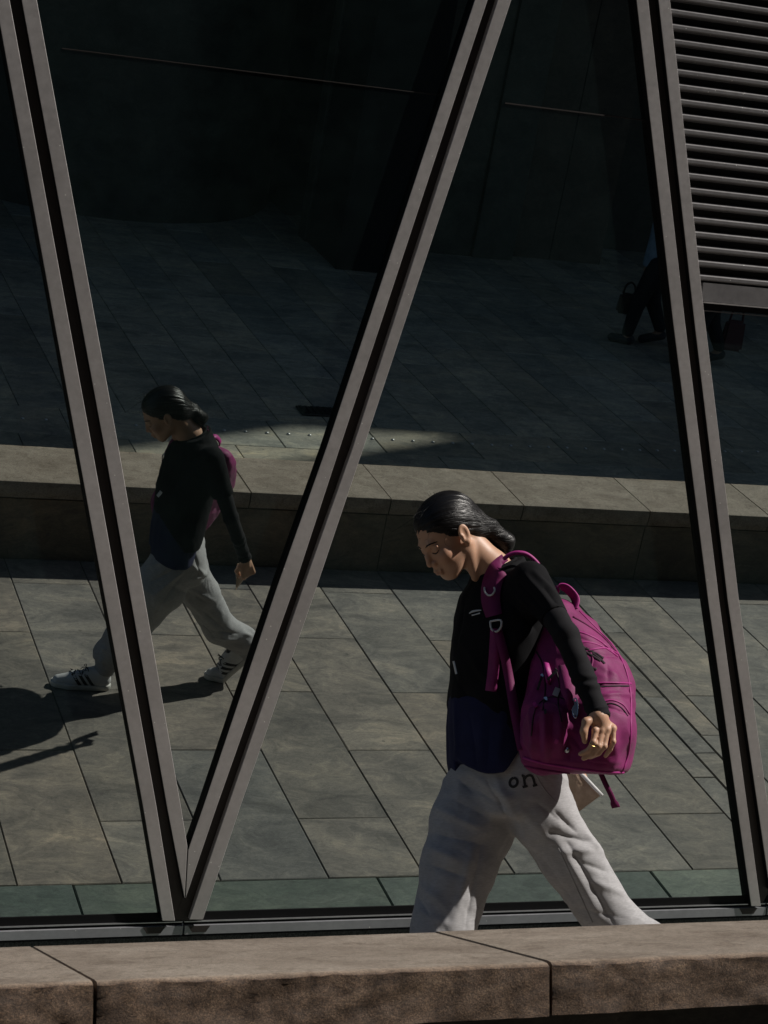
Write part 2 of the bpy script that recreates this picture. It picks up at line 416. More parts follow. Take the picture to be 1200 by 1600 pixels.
def ext(pts, ytop):                        # carry an edge up to a higher row of the photo
    (x0, y0), (x1, y1) = pts[0], pts[1]; t = (ytop - y0) / (y1 - y0)
    return [(x0 + (x1 - x0) * t, ytop)] + pts
OFF = .036
T = -420
def mullion(s1l, s1r, s2l, s2r, end1, dark_inner, name='diagonal_mullion'):
    r = empty(name, (0, 0, 0)); r.parent = bld
    strip('metal_flange', ext(s1l, T), ext(s1r, T), OFF, .03, M['metal'], r)
    strip('metal_flange', ext(s2l, T), ext(s2r, T), OFF, .03, M['metal'], r)
    strip('channel', ext(s1r, T), ext(s2l, T), .010 if dark_inner else .0085, .02, M['channel'], r, 0)
    lp = ext(s1l, T)
    strip('gasket', [(x - .6, y) for x, y in lp], [(x - .0, y) for x, y in lp], OFF - .002, OFF - .002 + .004, M['gasket'], r, 0)
    if dark_inner:
        lp = ext(s2l, T); strip('gasket', [(x - .8, y) for x, y in lp], [(x, y) for x, y in lp], OFF - .002, .03, M['gasket'], r, 0)
    return r
# edges measured in the photo: (left, right) outlines of the two flanges of each mullion
mullion([(-7, 0), (121, 700), (223.5, 1260), (253.7, 1439)], [(15, 0), (144, 700), (244.5, 1260), (273.6, 1439)],
        [(34, 0), (163.5, 700), (261, 1260), (288.6, 1404)], [(57.5, 0), (185.5, 700), (282.6, 1260), (292.8, 1322)], None, True)
mullion([(742, 0), (510, 700), (432, 920), (318, 1260), (294.2, 1328)], [(762, 0), (531, 700), (459, 920), (339, 1260), (290.0, 1404)],
        [(778, 0), (551, 700), (473, 920), (356, 1260), (296, 1437)], [(799, 0), (568, 700), (494, 920), (375, 1262), (317, 1437)], None, False)
mullion([(994.7, 0), (1051.6, 500), (1107, 940), (1174, 1416)], [(1013, 0), (1070, 500), (1124, 940), (1189, 1416)],
        [(1029, 0), (1085, 500), (1137.5, 940), (1203, 1390)], [(1047, 0), (1101.6, 500), (1155, 940), (1216, 1370)], None, True)
mullion([(1650, 0), (1420, 700), (1228, 1260), (1212, 1310)], [(1670, 0), (1441, 700), (1249, 1260), (1207, 1385)],
        [(1686, 0), (1461, 700), (1266, 1260), (1213, 1418)], [(1707, 0), (1478, 700), (1285, 1262), (1234, 1418)], None, False)
facade_poly('apex_plate', [on_facade(x, y, .0115) for x, y in ((272, 1439), (317, 1437.5), (292, 1398), (287, 1398))], .004, M['channel'])
# panes: one plate each, meeting in the channels between the flanges
def pane(pts, name='glass_pane'):
    return facade_poly(name, [on_facade(x, y, 0) for x, y in pts], .016, M['glass'])
pane([(-700, 1470), (266, 1431), (25.5, 0), (-45, T), (-700, T)])
pane([(289, 1424), (549, 640), (770, 0), (905, T), (-44, T), (26.5, 0)])
pane([(291, 1430), (1196, 1400), (1021, 0), (968.5, T), (906.5, T), (771.5, 0), (550.5, 640)])
pane([(1210, 1404), (1022.5, 0), (970, T), (1800, T), (1678, 0), (1450, 700)])
pane([(1212, 1412), (1451.5, 700), (1679.5, 0), (1900, T), (2600, T), (2600, 1390)])
# horizontal glazing joints across the triangles
def zrow(z, off=0.0): 
    return lambda x: np.array([x, -(z - ZF) * math.tan(TAU), z]) - NF * off
def bar(name, x0, x1, z0, z1, off, depth, m, parent=bld):
    a, b_ = zrow(z0, off), zrow(z1, off)
    return facade_poly(name, [a(x0), a(x1), b_(x1), b_(x0)], depth, m, parent)
bar('glazing_joint', 1.33, 2.83, 3.136, 3.1385, .003, .004, M['channel'])
bar('glazing_joint', 2.98, 3.58, 3.136, 3.1405, .003, .004, M['channel'])
bar('glazing_bead', 2.98, 3.4, 3.1342, 3.1349, .002, .002, M['channel'])
bar('glazing_bead', 1.33, 2.45, 3.1340, 3.1350, .002, .002, M['channel'])
# sill under the glass: black drip, bright bead, grey face with drain caps, plinth
for x0, x1 in ((-3.0, 2.003), (2.0105, 4.4935), (4.501, 9.0)):
    r = empty('sill', (0, 0, 0)); r.parent = bld
    bar('gasket', x0, x1, .1275, .158, .004, .03, M['gasket'], r)
    bar('bright_bead', x0, x1, .1235, .1268, .012, .02, M['bead'], r)
    bar('gasket', x0, x1, .1142, .1228, .006, .03, M['gasket'], r)
    bar('sill_face', x0, x1, .081, .1135, .022, .05, M['sill'], r)
    for xc in ([x1 - .11] if x1 < 2.1 else [x0 + .055, x1 - .085] if x1 < 5 else [x0 + .06]):
        a, b_ = zrow(.089, .0245), zrow(.1125, .0245)
        facade_poly('drain_cap', [a(xc - .026), a(xc + .026), b_(xc + .042), b_(xc - .042)], .004, M['channel'], r)
    bar('sill_shadow_strip', x0, x1, .068, .0803, -.006, .05, M['gasket'], r)  # black strip painted in for the shadow line below the sill face
for k in range(-2, 6):
    x0 = -3.0 + 2.1 * (k + 1)
    link('plinth_stone', bev_box('plinth stone', x0 - bo[0], x0 + 2.096 - bo[0], -.014, .35, -.01, .069, .003), M['plinth'], bld)
# louvred panel between the right-hand mullion and the next one
lv = empty('louver_panel', (0, 0, 0)); lv.parent = bld
facade_poly('backing', [on_facade(x, y, .006) for x, y in ((1093, 470), (1036, -60), (1005, -330), (1740, -330), (1640, 0), (1500, 470))], .004, M['void'], lv)
bar('bottom_rail', 3.872, 5.0, 2.500, 2.569, .028, .02, M['louver'], lv)
bar('rail_lip', 3.882, 5.0, 2.4935, 2.4985, .034, .02, M['metal'], lv)
bar('gasket', 3.882, 5.0, 2.470, 2.4925, .012, .01, M['gasket'], lv)
bar('rail_bead', 3.89, 5.0, 2.4625, 2.4665, .016, .01, M['louver'], lv)
pr = [(.004, -.006), (.027, .000), (.029, .004), (.029, .0150), (.024, .0185), (.006, .026)]    # blade section: (proud of glass, up)
v, f = [], []
for x in (0.0, 1.0):
    for o_, s_ in pr: v.append(np.array([x, 0, 0]) - NF * o_ + np.array([0, -math.sin(TAU), math.cos(TAU)]) * s_)
n = len(pr)
f = [(k, (k + 1) % n, n + (k + 1) % n, n + k) for k in range(n)] + [tuple(range(n - 1, -1, -1)), tuple(n + k for k in range(n))]
lme = me_of('louver slat', v, f); bm = bmesh.new(); bm.from_mesh(lme); bmesh.ops.recalc_face_normals(bm, faces=bm.faces); bm.to_mesh(lme); bm.free()
lme.materials.append(M['louver'])
z = 2.578
for k in range(31):
    zz = z + .02; e0, e1 = on_facade(1047, 0, 0), on_facade(1101.6, 500, 0)
    xa = e0[0] + (e1[0] - e0[0]) * (zz - e0[2]) / (e1[2] - e0[2]) - .02
    f0, f1 = on_facade(1650, 0, 0), on_facade(1420, 700, 0); xb = f0[0] + (f1[0] - f0[0]) * (zz - f0[2]) / (f1[2] - f0[2]) + .01
    p = zrow(z)(xa); sl = link('louver_slat', lme, None, lv, tuple(p - bo)); sl.scale = (xb - xa, 1, 1)
    z += .0527

# ------------------------------------------------------------------ the dark building across the plaza (seen in the glass)
ob = empty('office_building', (5, -16, -.72), 'dark office building across the plaza with a round pillar, reflected in the glass', 'building')
oo = np.array([5, -16, -.72])
def ob_box(name, x0, x1, y0, y1, z0, z1, m, b=.004):
    return link(name, bev_box(name, x0 - oo[0], x1 - oo[0], y0 - oo[1], y1 - oo[1], z0 - oo[2], z1 - oo[2], b), m, ob)
v, f = [], []
for k in range(48):
    a = 2 * math.pi * k / 48
    for z in (-.73, 5.2): v.append((4.75 + 2.1 * math.cos(a) - oo[0], -16.35 + 2.1 * math.sin(a) - oo[1], z - oo[2]))
for k in range(48): f.append((2 * k, 2 * ((k + 1) % 48), 2 * ((k + 1) % 48) + 1, 2 * k + 1))
link('round_pillar', me_of('round pillar', v, f, True), M['darkwall'], ob)
for k in range(5):
    ob_box('wall_panel', 6.72 + .49 * k, 7.2 + .49 * k, -14.3, -14.05 - .04 * (k % 2), -.72, 5.2, M['darkwall'])
ob_box('pier', 9.17, 10.35, -15.2, -14.26, -.72, 5.2, M['brownwall'])
ob_box('pier_seam', 9.70, 9.712, -14.262, -14.258, -.72, 5.2, M['void'], .001)
ob_box('back_wall', -20, 40, -18.6, -18.3, -.72, 5.2, M['darkwall'])
for k in range(4): ob_box('wall_panel', 10.5 + 1.0 * k, 11.48 + 1.0 * k, -15.4, -15.1, -.72, 5.2, M['darkwall'])
ob_box('recess_shade_block', 6.75, 7.55, -14.05, -13.0, -.72, 5.2, M['void'])  # solid block, the shade of the doorway recess put into its black colour
ob_box('upper_storeys', -40, 19.5, -40, -15.0, 5.3, 18.3, M['upper'])
ob_box('upper_storeys', 19.52, 80, -40, -15.0, 5.3, 13.15, M['upper'])
ob_box('added_shade_screen', 21.9, 80, -15.5, -15.02, 13.17, 18.3, M['upper'])  # unseen screen added to shade the plaza, leaving a gap for the sun patch
ob_box('added_sky_blocker', -30, 40, -14.98, -11.3, 4.3, 4.7, M['upper'])  # unseen slab added to block skylight and darken the far paving
#@@PEOPLE@@
# ------------------------------------------------------------------ soft-body modelling: signed distance fields and surface nets
def vnoise(P, seed=0):
    P = np.asarray(P, np.float64); i = np.floor(P).astype(np.int64); f = P - i; u = f * f * (3 - 2 * f); out = 0
    for dx in (0, 1):
        for dy in (0, 1):
            for dz in (0, 1):
                h = (i[:, 0] + dx) * 374761393 + (i[:, 1] + dy) * 668265263 + (i[:, 2] + dz) * 1274126177 + seed * 974634121
                h = (h ^ (h >> 13)) * 1103515245 & 0x7fffffff; h = (h ^ (h >> 11)) & 0xffff
                out = out + (h / 65535.0) * (u[:, 0] if dx else 1 - u[:, 0]) * (u[:, 1] if dy else 1 - u[:, 1]) * (u[:, 2] if dz else 1 - u[:, 2])
    return out * 2 - 1
def fbm(P, oct=3, seed=0):
    s, a = 0, 1.0
    for k in range(oct): s = s + a * vnoise(P * 2 ** k, seed + k); a *= .5
    return s
class SDF:
    def __init__(s, lo, hi, h):
        s.lo = np.array(lo, float); s.h = h
        s.n = np.ceil((np.array(hi) - s.lo) / h).astype(int) + 1
        s.D = np.full(s.n, .5, np.float32)
    def put(s, fn, lo, hi, k=.01, mode='add', pad=None):
        pad = (k + 3 * s.h) if pad is None else pad
        a = np.maximum(np.floor((np.array(lo) - pad - s.lo) / s.h).astype(int), 0)
        b = np.minimum(np.ceil((np.array(hi) + pad - s.lo) / s.h).astype(int) + 1, s.n)
        if (b <= a).any(): return
        ax = [s.lo[i] + s.h * np.arange(a[i], b[i]) for i in range(3)]
        X, Y, Z = np.meshgrid(*ax, indexing='ij', sparse=True)
        d = np.asarray(fn(X, Y, Z), np.float32)
        sl = tuple(slice(a[i], b[i]) for i in range(3)); D = s.D[sl]
        if mode == 'sub': D = -D
        if k > 0:
            t = np.clip(.5 + .5 * (d - D) / k, 0, 1); r = d * (1 - t) + D * t - k * t * (1 - t)
        else: r = np.minimum(D, d)
        s.D[sl] = -r if mode == 'sub' else r
    def cap(s, a, b, ra, rb=None, k=.01, mode='add', cut=None):
        a = np.array(a, float); b = np.array(b, float); rb = ra if rb is None else rb
        ab = b - a; L = max(ab @ ab, 1e-9); m = max(ra, rb)
        def fn(X, Y, Z):
            t = np.clip(((X - a[0]) * ab[0] + (Y - a[1]) * ab[1] + (Z - a[2]) * ab[2]) / L, 0, 1)
            d = np.sqrt((X - a[0] - t * ab[0]) ** 2 + (Y - a[1] - t * ab[1]) ** 2 + (Z - a[2] - t * ab[2]) ** 2) - (ra + (rb - ra) * t)
            if cut is not None:
                for (p, nrm) in cut: d = np.maximum(d, (X - p[0]) * nrm[0] + (Y - p[1]) * nrm[1] + (Z - p[2]) * nrm[2])
            return d
        s.put(fn, np.minimum(a, b) - m, np.maximum(a, b) + m, k, mode)
    def chain(s, pts, rad, k=.01, **kw):
        for i in range(len(pts) - 1): s.cap(pts[i], pts[i + 1], rad[i], rad[i + 1], k, **kw)
    def ell(s, c, r, Rm=None, k=.01, mode='add', clip=None):
        c = np.array(c, float); r = np.array(r, float); Rm = np.eye(3) if Rm is None else Rm   # rows of Rm: the local axes
        def fn(X, Y, Z):
            q = [((X - c[0]) * Rm[i][0] + (Y - c[1]) * Rm[i][1] + (Z - c[2]) * Rm[i][2]) for i in range(3)]
            k0 = np.sqrt((q[0] / r[0]) ** 2 + (q[1] / r[1]) ** 2 + (q[2] / r[2]) ** 2)
            k1 = np.sqrt((q[0] / r[0] ** 2) ** 2 + (q[1] / r[1] ** 2) ** 2 + (q[2] / r[2] ** 2) ** 2) + 1e-9
            d = k0 * (k0 - 1) / k1
            if clip is not None: d = np.maximum(d, clip(*q))
            return d
        m = r.max(); s.put(fn, c - m, c + m, k, mode)
    def stack(s, rows, k=.01, e=2.0, rot=0.0, top=None, bot=None, cut=None):
        # a body of elliptic (e = 2) or squarer sections; rows: (z, cx, cy, a, b) upward
        A = np.array(rows, float); cr, sr = math.cos(rot), math.sin(rot)
        z0 = A[0, 0] if bot is None else bot; z1 = A[-1, 0] if top is None else top; m = A[:, 3:].max() + .05
        def smooth(zz, col): return np.interp(zz, A[:, 0], A[:, col])
        def fn(X, Y, Z):
            zz = Z; dx, dy = X - smooth(zz, 1), Y - smooth(zz, 2); a, b = smooth(zz, 3), smooth(zz, 4)
            p, q = dx * cr + dy * sr, -dx * sr + dy * cr
            d = ((np.abs(p / a) ** e + np.abs(q / b) ** e) ** (1 / e) - 1) * np.minimum(a, b)
            dz = np.maximum(z0 - Z, Z - z1)
            rr = .02; g1, g2 = np.maximum(d + rr, 0), np.maximum(dz + rr, 0)
            d = np.minimum(np.maximum(d, dz), 0) * 1.0 + 0 * g1 if False else np.where((d > -rr) & (dz > -rr), np.sqrt(g1 ** 2 + g2 ** 2) - rr, np.maximum(d, dz))
            if cut is not None: d = np.maximum(d, cut(X, Y, Z))
            return d
        lo = [A[:, 1].min() - m, A[:, 2].min() - m, z0]; hi = [A[:, 1].max() + m, A[:, 2].max() + m, z1]
        s.put(fn, lo, hi, k)
    def mesh(s):
        D = s.D; sg = D < 0
        nx, ny, nz = D.shape
        cnt = np.zeros((nx - 1, ny - 1, nz - 1), np.uint8)
        for dx in (0, 1):
            for dy in (0, 1):
                for dz in (0, 1): cnt += sg[dx:nx - 1 + dx, dy:ny - 1 + dy, dz:nz - 1 + dz]
        act = np.argwhere((cnt > 0) & (cnt < 8)); idx = np.full(cnt.shape, -1, np.int32)
        idx[act[:, 0], act[:, 1], act[:, 2]] = np.arange(len(act))
        cor = np.array([(x, y, z) for x in (0, 1) for y in (0, 1) for z in (0, 1)])
        val = np.stack([D[act[:, 0] + c[0], act[:, 1] + c[1], act[:, 2] + c[2]] for c in cor], 1)
        acc = np.zeros((len(act), 3)); num = np.zeros(len(act))
        for i in range(8):
            for j in range(i + 1, 8):
                if np.abs(cor[i] - cor[j]).sum() != 1: continue
                a, b = val[:, i], val[:, j]; m = (a < 0) != (b < 0)
                t = np.where(m, a / np.where(m, a - b, 1), 0)
                acc += m[:, None] * (cor[i] + t[:, None] * (cor[j] - cor[i])); num += m
        V = s.lo + s.h * (act + acc / num[:, None])
        Fs = []
        for axn in range(3):
            o1, o2 = [(1, 2), (2, 0), (0, 1)][axn]
            sl0 = [slice(1, n - 1) for n in D.shape]; sl0[axn] = slice(0, D.shape[axn] - 1)
            sl1 = list(sl0); sl1[axn] = slice(1, D.shape[axn])
            A, B = sg[tuple(sl0)], sg[tuple(sl1)]
            e = np.argwhere(A != B); inside = A[e[:, 0], e[:, 1], e[:, 2]]
            off = np.ones(3, int); off[axn] = 0; e = e + off
            u = np.zeros(3, int); u[o1] = 1; w = np.zeros(3, int); w[o2] = 1
            g = lambda q: idx[q[:, 0], q[:, 1], q[:, 2]]
            q = np.stack([g(e - u - w), g(e - w), g(e), g(e - u)], 1)
            q[~inside] = q[~inside][:, ::-1]; Fs.append(q)
        return V, np.concatenate(Fs)
def px_folds(V, items, hit):                                  # creases drawn from photo points that are dropped onto the garment
    s = np.zeros(len(V))
    for x0, y0, x1, y1, w, h in items:
        q = [hit(x0 + (x1 - x0) * t, y0 + (y1 - y0) * t) for t in (0, .33, .66, 1)]; q = [np.array(z) for z in q if z is not None]
        if len(q) < 2: continue
        best = np.full(len(V), 9.0); n = len(q) - 1; fall = np.ones(len(V))
        for i in range(n):
            d, t = seg_d(V, q[i], q[i + 1]); m = d < best; best[m] = d[m]; fall[m] = np.sin(np.pi * np.clip((i + t[m]) / n * .86 + .10, 0, 1)) ** .6
        s += .72 * h * (np.exp(-(best / w) ** 2) if h > 0 else np.exp(-best / (w * .75))) * fall
    return s
def sdf_mesh(name, sdf, origin, disp=None, smooth_it=1):
    V, Fq = sdf.mesh()
    if smooth_it:                                             # a light smoothing of the grid steps
        E = np.concatenate([Fq[:, [0, 1]], Fq[:, [1, 2]], Fq[:, [2, 3]], Fq[:, [3, 0]]])
        for it in range(smooth_it):
            acc = np.zeros_like(V); n = np.bincount(E[:, 0], minlength=len(V)) + np.bincount(E[:, 1], minlength=len(V))
            for c in range(3): acc[:, c] = np.bincount(E[:, 0], V[E[:, 1], c], len(V)) + np.bincount(E[:, 1], V[E[:, 0], c], len(V))
            V = V * .5 + .5 * acc / np.maximum(n, 1)[:, None]
    me = bpy.data.meshes.new(name)
    def fill(V):
        me.vertices.add(len(V)); me.vertices.foreach_set('co', (V - origin).astype(np.float32).ravel())
    fill(V)
    me.loops.add(len(Fq) * 4); me.loops.foreach_set('vertex_index', Fq.astype(np.int32).ravel())
    me.polygons.add(len(Fq)); me.polygons.foreach_set('loop_start', (np.arange(len(Fq)) * 4).astype(np.int32))
    me.polygons.foreach_set('loop_total', np.full(len(Fq), 4, np.int32))
    me.polygons.foreach_set('use_smooth', np.ones(len(Fq), bool))
    me.update(calc_edges=True); me.validate()
    if disp is not None:
        nr = np.zeros(len(me.vertices) * 3, np.float32); me.vertices.foreach_get('normal', nr); nr = nr.reshape(-1, 3)
        if disp.__code__.co_argcount == 3:
            tree = bvh(V, Fq)
            def hit(px, py, mirrored=False):
                if mirrored:                                  # by way of the glass, to reach the far side of the figure
                    o = on_facade(px, py); d = ray(px, py); d = d - 2 * (d @ NF) * NF
                    return tree.ray_cast(Vector(o), Vector(d))[0]
                return tree.ray_cast(Vector(CAM), Vector(ray(px, py)))[0]
            dd = disp(V, nr, hit)
        else: dd = disp(V, nr)
        V = V + nr * np.asarray(dd)[:, None]
        me.vertices.foreach_set('co', (V - origin).astype(np.float32).ravel()); me.update()
    return me, V, Fq
def bvh(V, Fq): return BVHTree.FromPolygons([Vector(p) for p in V], [tuple(int(i) for i in q) for q in Fq])
def seg_d(P, a, b):
    a, b = np.array(a), np.array(b); ab = b - a; t = np.clip((P - a) @ ab / max(ab @ ab, 1e-9), 0, 1)
    return np.linalg.norm(P - a - t[:, None] * ab, axis=1), t
def folds(P, items):                                          # soft creases and ridges along lines: (a, b, width, height)
    s = np.zeros(len(P))
    for a, b, w, h in items:
        d, t = seg_d(P, a, b); s += h * np.exp(-(d / w) ** 2) * np.sin(np.pi * np.clip(t * .9 + .08, 0, 1)) ** .6
    return s

# ------------------------------------------------------------------ cloth and skin
def cloth(name, col, rough=.9, weave=900, var=.2, sheen=.0, heather=None, spec=.25, bmp=.0006):
    m, nt, b = mat(name); v, _ = coords(nt, False)
    n = N(nt, 'ShaderNodeTexNoise', Scale=float(weave), Detail=2.0); nt.links.new(v, n.inputs['Vector'])
    n2 = N(nt, 'ShaderNodeTexNoise', Scale=14.0, Detail=5.0, Roughness=.6); nt.links.new(v, n2.inputs['Vector'])
    c = ramp(nt, n2.outputs[0], [(.3, tuple(x * (1 - var) for x in col)), (.7, tuple(x * (1 + var) for x in col))])
    if heather:
        mp = N(nt, 'ShaderNodeMapping'); mp.inputs['Scale'].default_value = (60, 60, 420); nt.links.new(v, mp.inputs[0])
        n3 = N(nt, 'ShaderNodeTexNoise', Scale=1.0, Detail=4.0, Roughness=.7); nt.links.new(mp.outputs[0], n3.inputs['Vector'])
        c = mix(nt, .8, c, ramp(nt, n3.outputs[0], [(.3, (heather,) * 3), (.7, (1.12,) * 3)]), 'MULTIPLY')
    nt.links.new(c, b.inputs['Base Color']); b.inputs['Roughness'].default_value = rough
    b.inputs['Specular IOR Level'].default_value = spec
    b.inputs['Sheen Weight'].default_value = sheen; b.inputs['Sheen Roughness'].default_value = .5
    bb = bump(nt, None, n2.outputs[0], .35, .004); bump(nt, b, n.outputs[0], .4, bmp, bb); return m
M['tee'] = cloth('black cotton', (.0085, .0085, .0098), spec=.12)
M['navy'] = cloth('navy cotton', (.015, .018, .058), spec=.2, sheen=.03)
M['sleeve'] = cloth('charcoal jersey', (.0115, .011, .0132), .85, spec=.18, sheen=.02)
M['sweat'] = cloth('heather grey fleece', (.44, .435, .445), heather=.72, var=.08, sheen=.1)
M['seam'] = cloth('grey stitching', (.33, .325, .33))
M['pack'] = cloth('magenta nylon', (.21, .015, .112), .62, weave=600, var=.22, spec=.3, sheen=.06, bmp=.0012)
M['packdark'] = cloth('dark magenta webbing', (.15, .012, .08), .65, weave=500, var=.12)
M['piping'] = cloth('bright magenta piping', (.38, .034, .215), .5, weave=500, var=.08)
M['lining'] = plain('dark bag lining', (.02, .006, .014), .8)
M['steel'] = plain('bright zip metal', (.62, .62, .64), .25, metal=1.0, var=.05)
M['white'] = plain('white print', (.62, .62, .62), .6, var=.05)
M['ink'] = plain('dark print', (.03, .03, .032), .8)
M['gold'] = plain('gold ring', (.75, .52, .20), .25, metal=1.0)
def skin_mat():
    m, nt, b = mat('skin'); v, _ = coords(nt, False)
    n = N(nt, 'ShaderNodeTexNoise', Scale=22.0, Detail=6.0, Roughness=.6); nt.links.new(v, n.inputs['Vector'])
    n2 = N(nt, 'ShaderNodeTexNoise', Scale=420.0, Detail=3.0); nt.links.new(v, n2.inputs['Vector'])
    c = ramp(nt, n.outputs[0], [(.3, (.52, .295, .19)), (.7, (.60, .36, .24))])
    at = N(nt, 'ShaderNodeAttribute', attribute_name='flush')
    nt.links.new(mix(nt, at.outputs['Fac'], c, (.30, .085, .065)), b.inputs['Base Color'])
    b.inputs['Roughness'].default_value = .48; b.inputs['Subsurface Weight'].default_value = .12
    b.inputs['Subsurface Radius'].default_value = (.6, .25, .12); b.inputs['Subsurface Scale'].default_value = .012
    bump(nt, b, n2.outputs[0], .25, .0006); return m
M['skin'] = skin_mat()
def hair_mat():
    m, nt, b = mat('black hair')
    at = N(nt, 'ShaderNodeAttribute', attribute_name='strand')
    n = N(nt, 'ShaderNodeTexNoise', Scale=1.0, Detail=2.0, Roughness=.55); nt.links.new(at.outputs['Vector'], n.inputs['Vector'])
    nt.links.new(ramp(nt, n.outputs[0], [(.3, (.0025, .0022, .0022)), (.7, (.007, .006, .0058))]), b.inputs['Base Color'])
    nt.links.new(ramp(nt, n.outputs[0], [(.3, (.42,) * 3), (.7, (.24,) * 3)]), b.inputs['Roughness'])
    b.inputs['Specular IOR Level'].default_value = .32
    bump(nt, b, n.outputs[0], .9, .002); return m
M['hair'] = hair_mat()

# ------------------------------------------------------------------ the walking woman
W3 = at_y
base = np.array([2.36, -2.12, 0.0])
Y0 = -2.08
# head frame: forward, left (towards the camera), up
tilt, yaw = R(38), R(-7)
hf0 = np.array([-math.cos(yaw), math.sin(yaw), 0.0]); hl = np.array([-math.sin(yaw), -math.cos(yaw), 0.0])
hf = hf0 * math.cos(tilt) - np.array([0, 0, 1.0]) * math.sin(tilt); hu = np.cross(hf, hl)
if hu[2] < 0: hu = -hu
HC = W3(700, 833, -2.07)
HR = np.array([hf, hl, hu])
def hd(f, l, u): return HC + hf * f + hl * l + hu * u
body = SDF((2.0, -2.66, .60), (2.84, -1.78, 1.56), .003)
# skull, face, jaw
body.ell(hd(-.008, 0, .028), (.092, .070, .082), HR, .02)
body.ell(hd(.040, 0, -.030), (.052, .056, .070), HR, .025)
body.ell(hd(.050, 0, -.072), (.038, .043, .034), HR, .02)
body.ell(hd(.072, 0, -.098), (.013, .016, .013), HR, .018)
body.cap(hd(.010, .047, -.055), hd(.066, .022, -.096), .014, .012, .02); body.cap(hd(.010, -.047, -.055), hd(.066, -.022, -.096), .014, .012, .02)
body.cap(hd(.081, -.028, .014), hd(.081, .028, .014), .008, .008, .016)
for s in (1, -1):
    body.ell(hd(.064, s * .039, -.031), (.021, .021, .020), HR, .014)
    body.ell(hd(.0945, s * .031, -.006), (.013, .017, .011), HR, .008, 'sub')
    body.ell(hd(.073, s * .031, -.006), (.0135, .015, .0125), HR, .004)
    body.cap(hd(.080, s * .020, .006), hd(.076, s * .044, .004), .0045, .0035, .005)
body.chain([hd(.088, 0, .004), hd(.0965, 0, -.019), hd(.1035, 0, -.0355)], [.0065, .0078, .0098], .008)
for s in (1, -1):
    body.ell(hd(.094, s * .0108, -.0400), (.0095, .0080, .0080), HR, .0035)
    body.ell(hd(.0970, s * .0065, -.0465), (.005, .0032, .004), HR, .002, 'sub')
body.ell(hd(.088, 0, -.058), (.010, .017, .012), HR, .01)
body.cap(hd(.0935, -.016, -.0655), hd(.0935, .016, -.0655), .0050, .0050, .004); body.cap(hd(.1005, -.006, -.0645), hd(.1005, .006, -.0645), .0046, .0046, .005)
body.cap(hd(.0930, -.012, -.0750), hd(.0930, .012, -.0750), .0060, .0060, .0035); body.ell(hd(.081, 0, -.086), (.008, .014, .006), HR, .01)
for s in (1, -1):
    ec = hd(-.004, s * .0705, -.012)
    tl = HR.copy(); ang = R(14); tl[0], tl[2] = HR[0] * math.cos(ang) + HR[2] * math.sin(ang), HR[2] * math.cos(ang) - HR[0] * math.sin(ang)
    ax = np.array([tl[0], tl[1] * 1.0, tl[2]])
    body.ell(ec + hl * s * .004, (.0185, .008, .031), ax, .004)
    body.ell(ec + hl * s * .013 + hf * .002 + hu * .003, (.011, .007, .021), ax, .004, 'sub')
    body.ell(ec + hl * s * .006 + hf * .004 - hu * .024, (.007, .006, .009), ax, .004)
    body.ell(ec + hl * s * .008 + hf * .011 - hu * .003, (.004, .005, .007), ax, .003)
# neck and the trunk under the shirt
neck0, neck1 = hd(-.030, 0, -.045), W3(770, 893, Y0)
body.chain([neck0, neck1, np.array([2.392, Y0, 1.25])], [.051, .053, .065], .03)
body.cap(hd(-.006, .052, -.050), W3(742, 903, -2.10), .011, .010, .02)
body.cap(np.array([2.385, -1.96, 1.228]), np.array([2.385, -2.20, 1.228]), .042, .042, .05)
body.stack([(.80, 2.34, Y0, .08, .12), (.95, 2.345, Y0, .085, .12), (1.10, 2.37, Y0, .095, .135), (1.23, 2.385, Y0, .085, .15)], .03)
# left arm (near): hangs back along the bag;   right arm (far): back with the packet
LS, LE, LW = W3(828, 906, -2.25), W3(884, 992, -2.43), W3(938, 1122, -2.545)
RS, RE, RW = np.array([2.41, -1.90, 1.262]), np.array([2.53, -1.86, 1.00]), np.array([2.655, -1.945, .765])
body.chain([LS, LE, LW], [.042, .029, .022], .02)
body.chain([RS, RE, RW], [.040, .028, .022], .02)
# left hand: fingers traced joint by joint
def WH(px, py, dy=0): return W3(px, py, -2.547 + dy)
body.chain([WH(934, 1120), WH(943, 1141)], [.024, .021], .008)
for a, r in (((931, 1141), .0125), ((940, 1141), .013), ((949, 1140), .013), ((957, 1138), .0125)): body.cap(WH(936, 1124), WH(*a), .014, r, .006)
fing = [([(930, 1141), (927, 1160), (920, 1172), (907, 1178)], .0080), ([(940, 1141), (935, 1166), (926, 1178), (912, 1185)], .0083),
        ([(949, 1140), (944, 1166), (935, 1177), (922, 1183)], .0080), ([(958, 1138), (958, 1159), (953, 1171), (946, 1181)], .0073)]
for q, (pts, r) in enumerate(fing):
    dy = [-.012, -.020, -.006, .012]
    body.chain([WH(x, y, dy[i]) for i, (x, y) in enumerate(pts)], [r * 1.08, r, r * .95, r * .82], .0028)
    body.ell(WH(*pts[0], -.014), (r * 1.05,) * 3, None, .006); body.ell(WH(*pts[1], -.021), (r * 1.04,) * 3, None, .004)
body.chain([WH(928, 1124), WH(916, 1128, -.006), WH(912, 1143, -.008), WH(914, 1158, -.004)], [.014, .0115, .0102, .0080], .005)
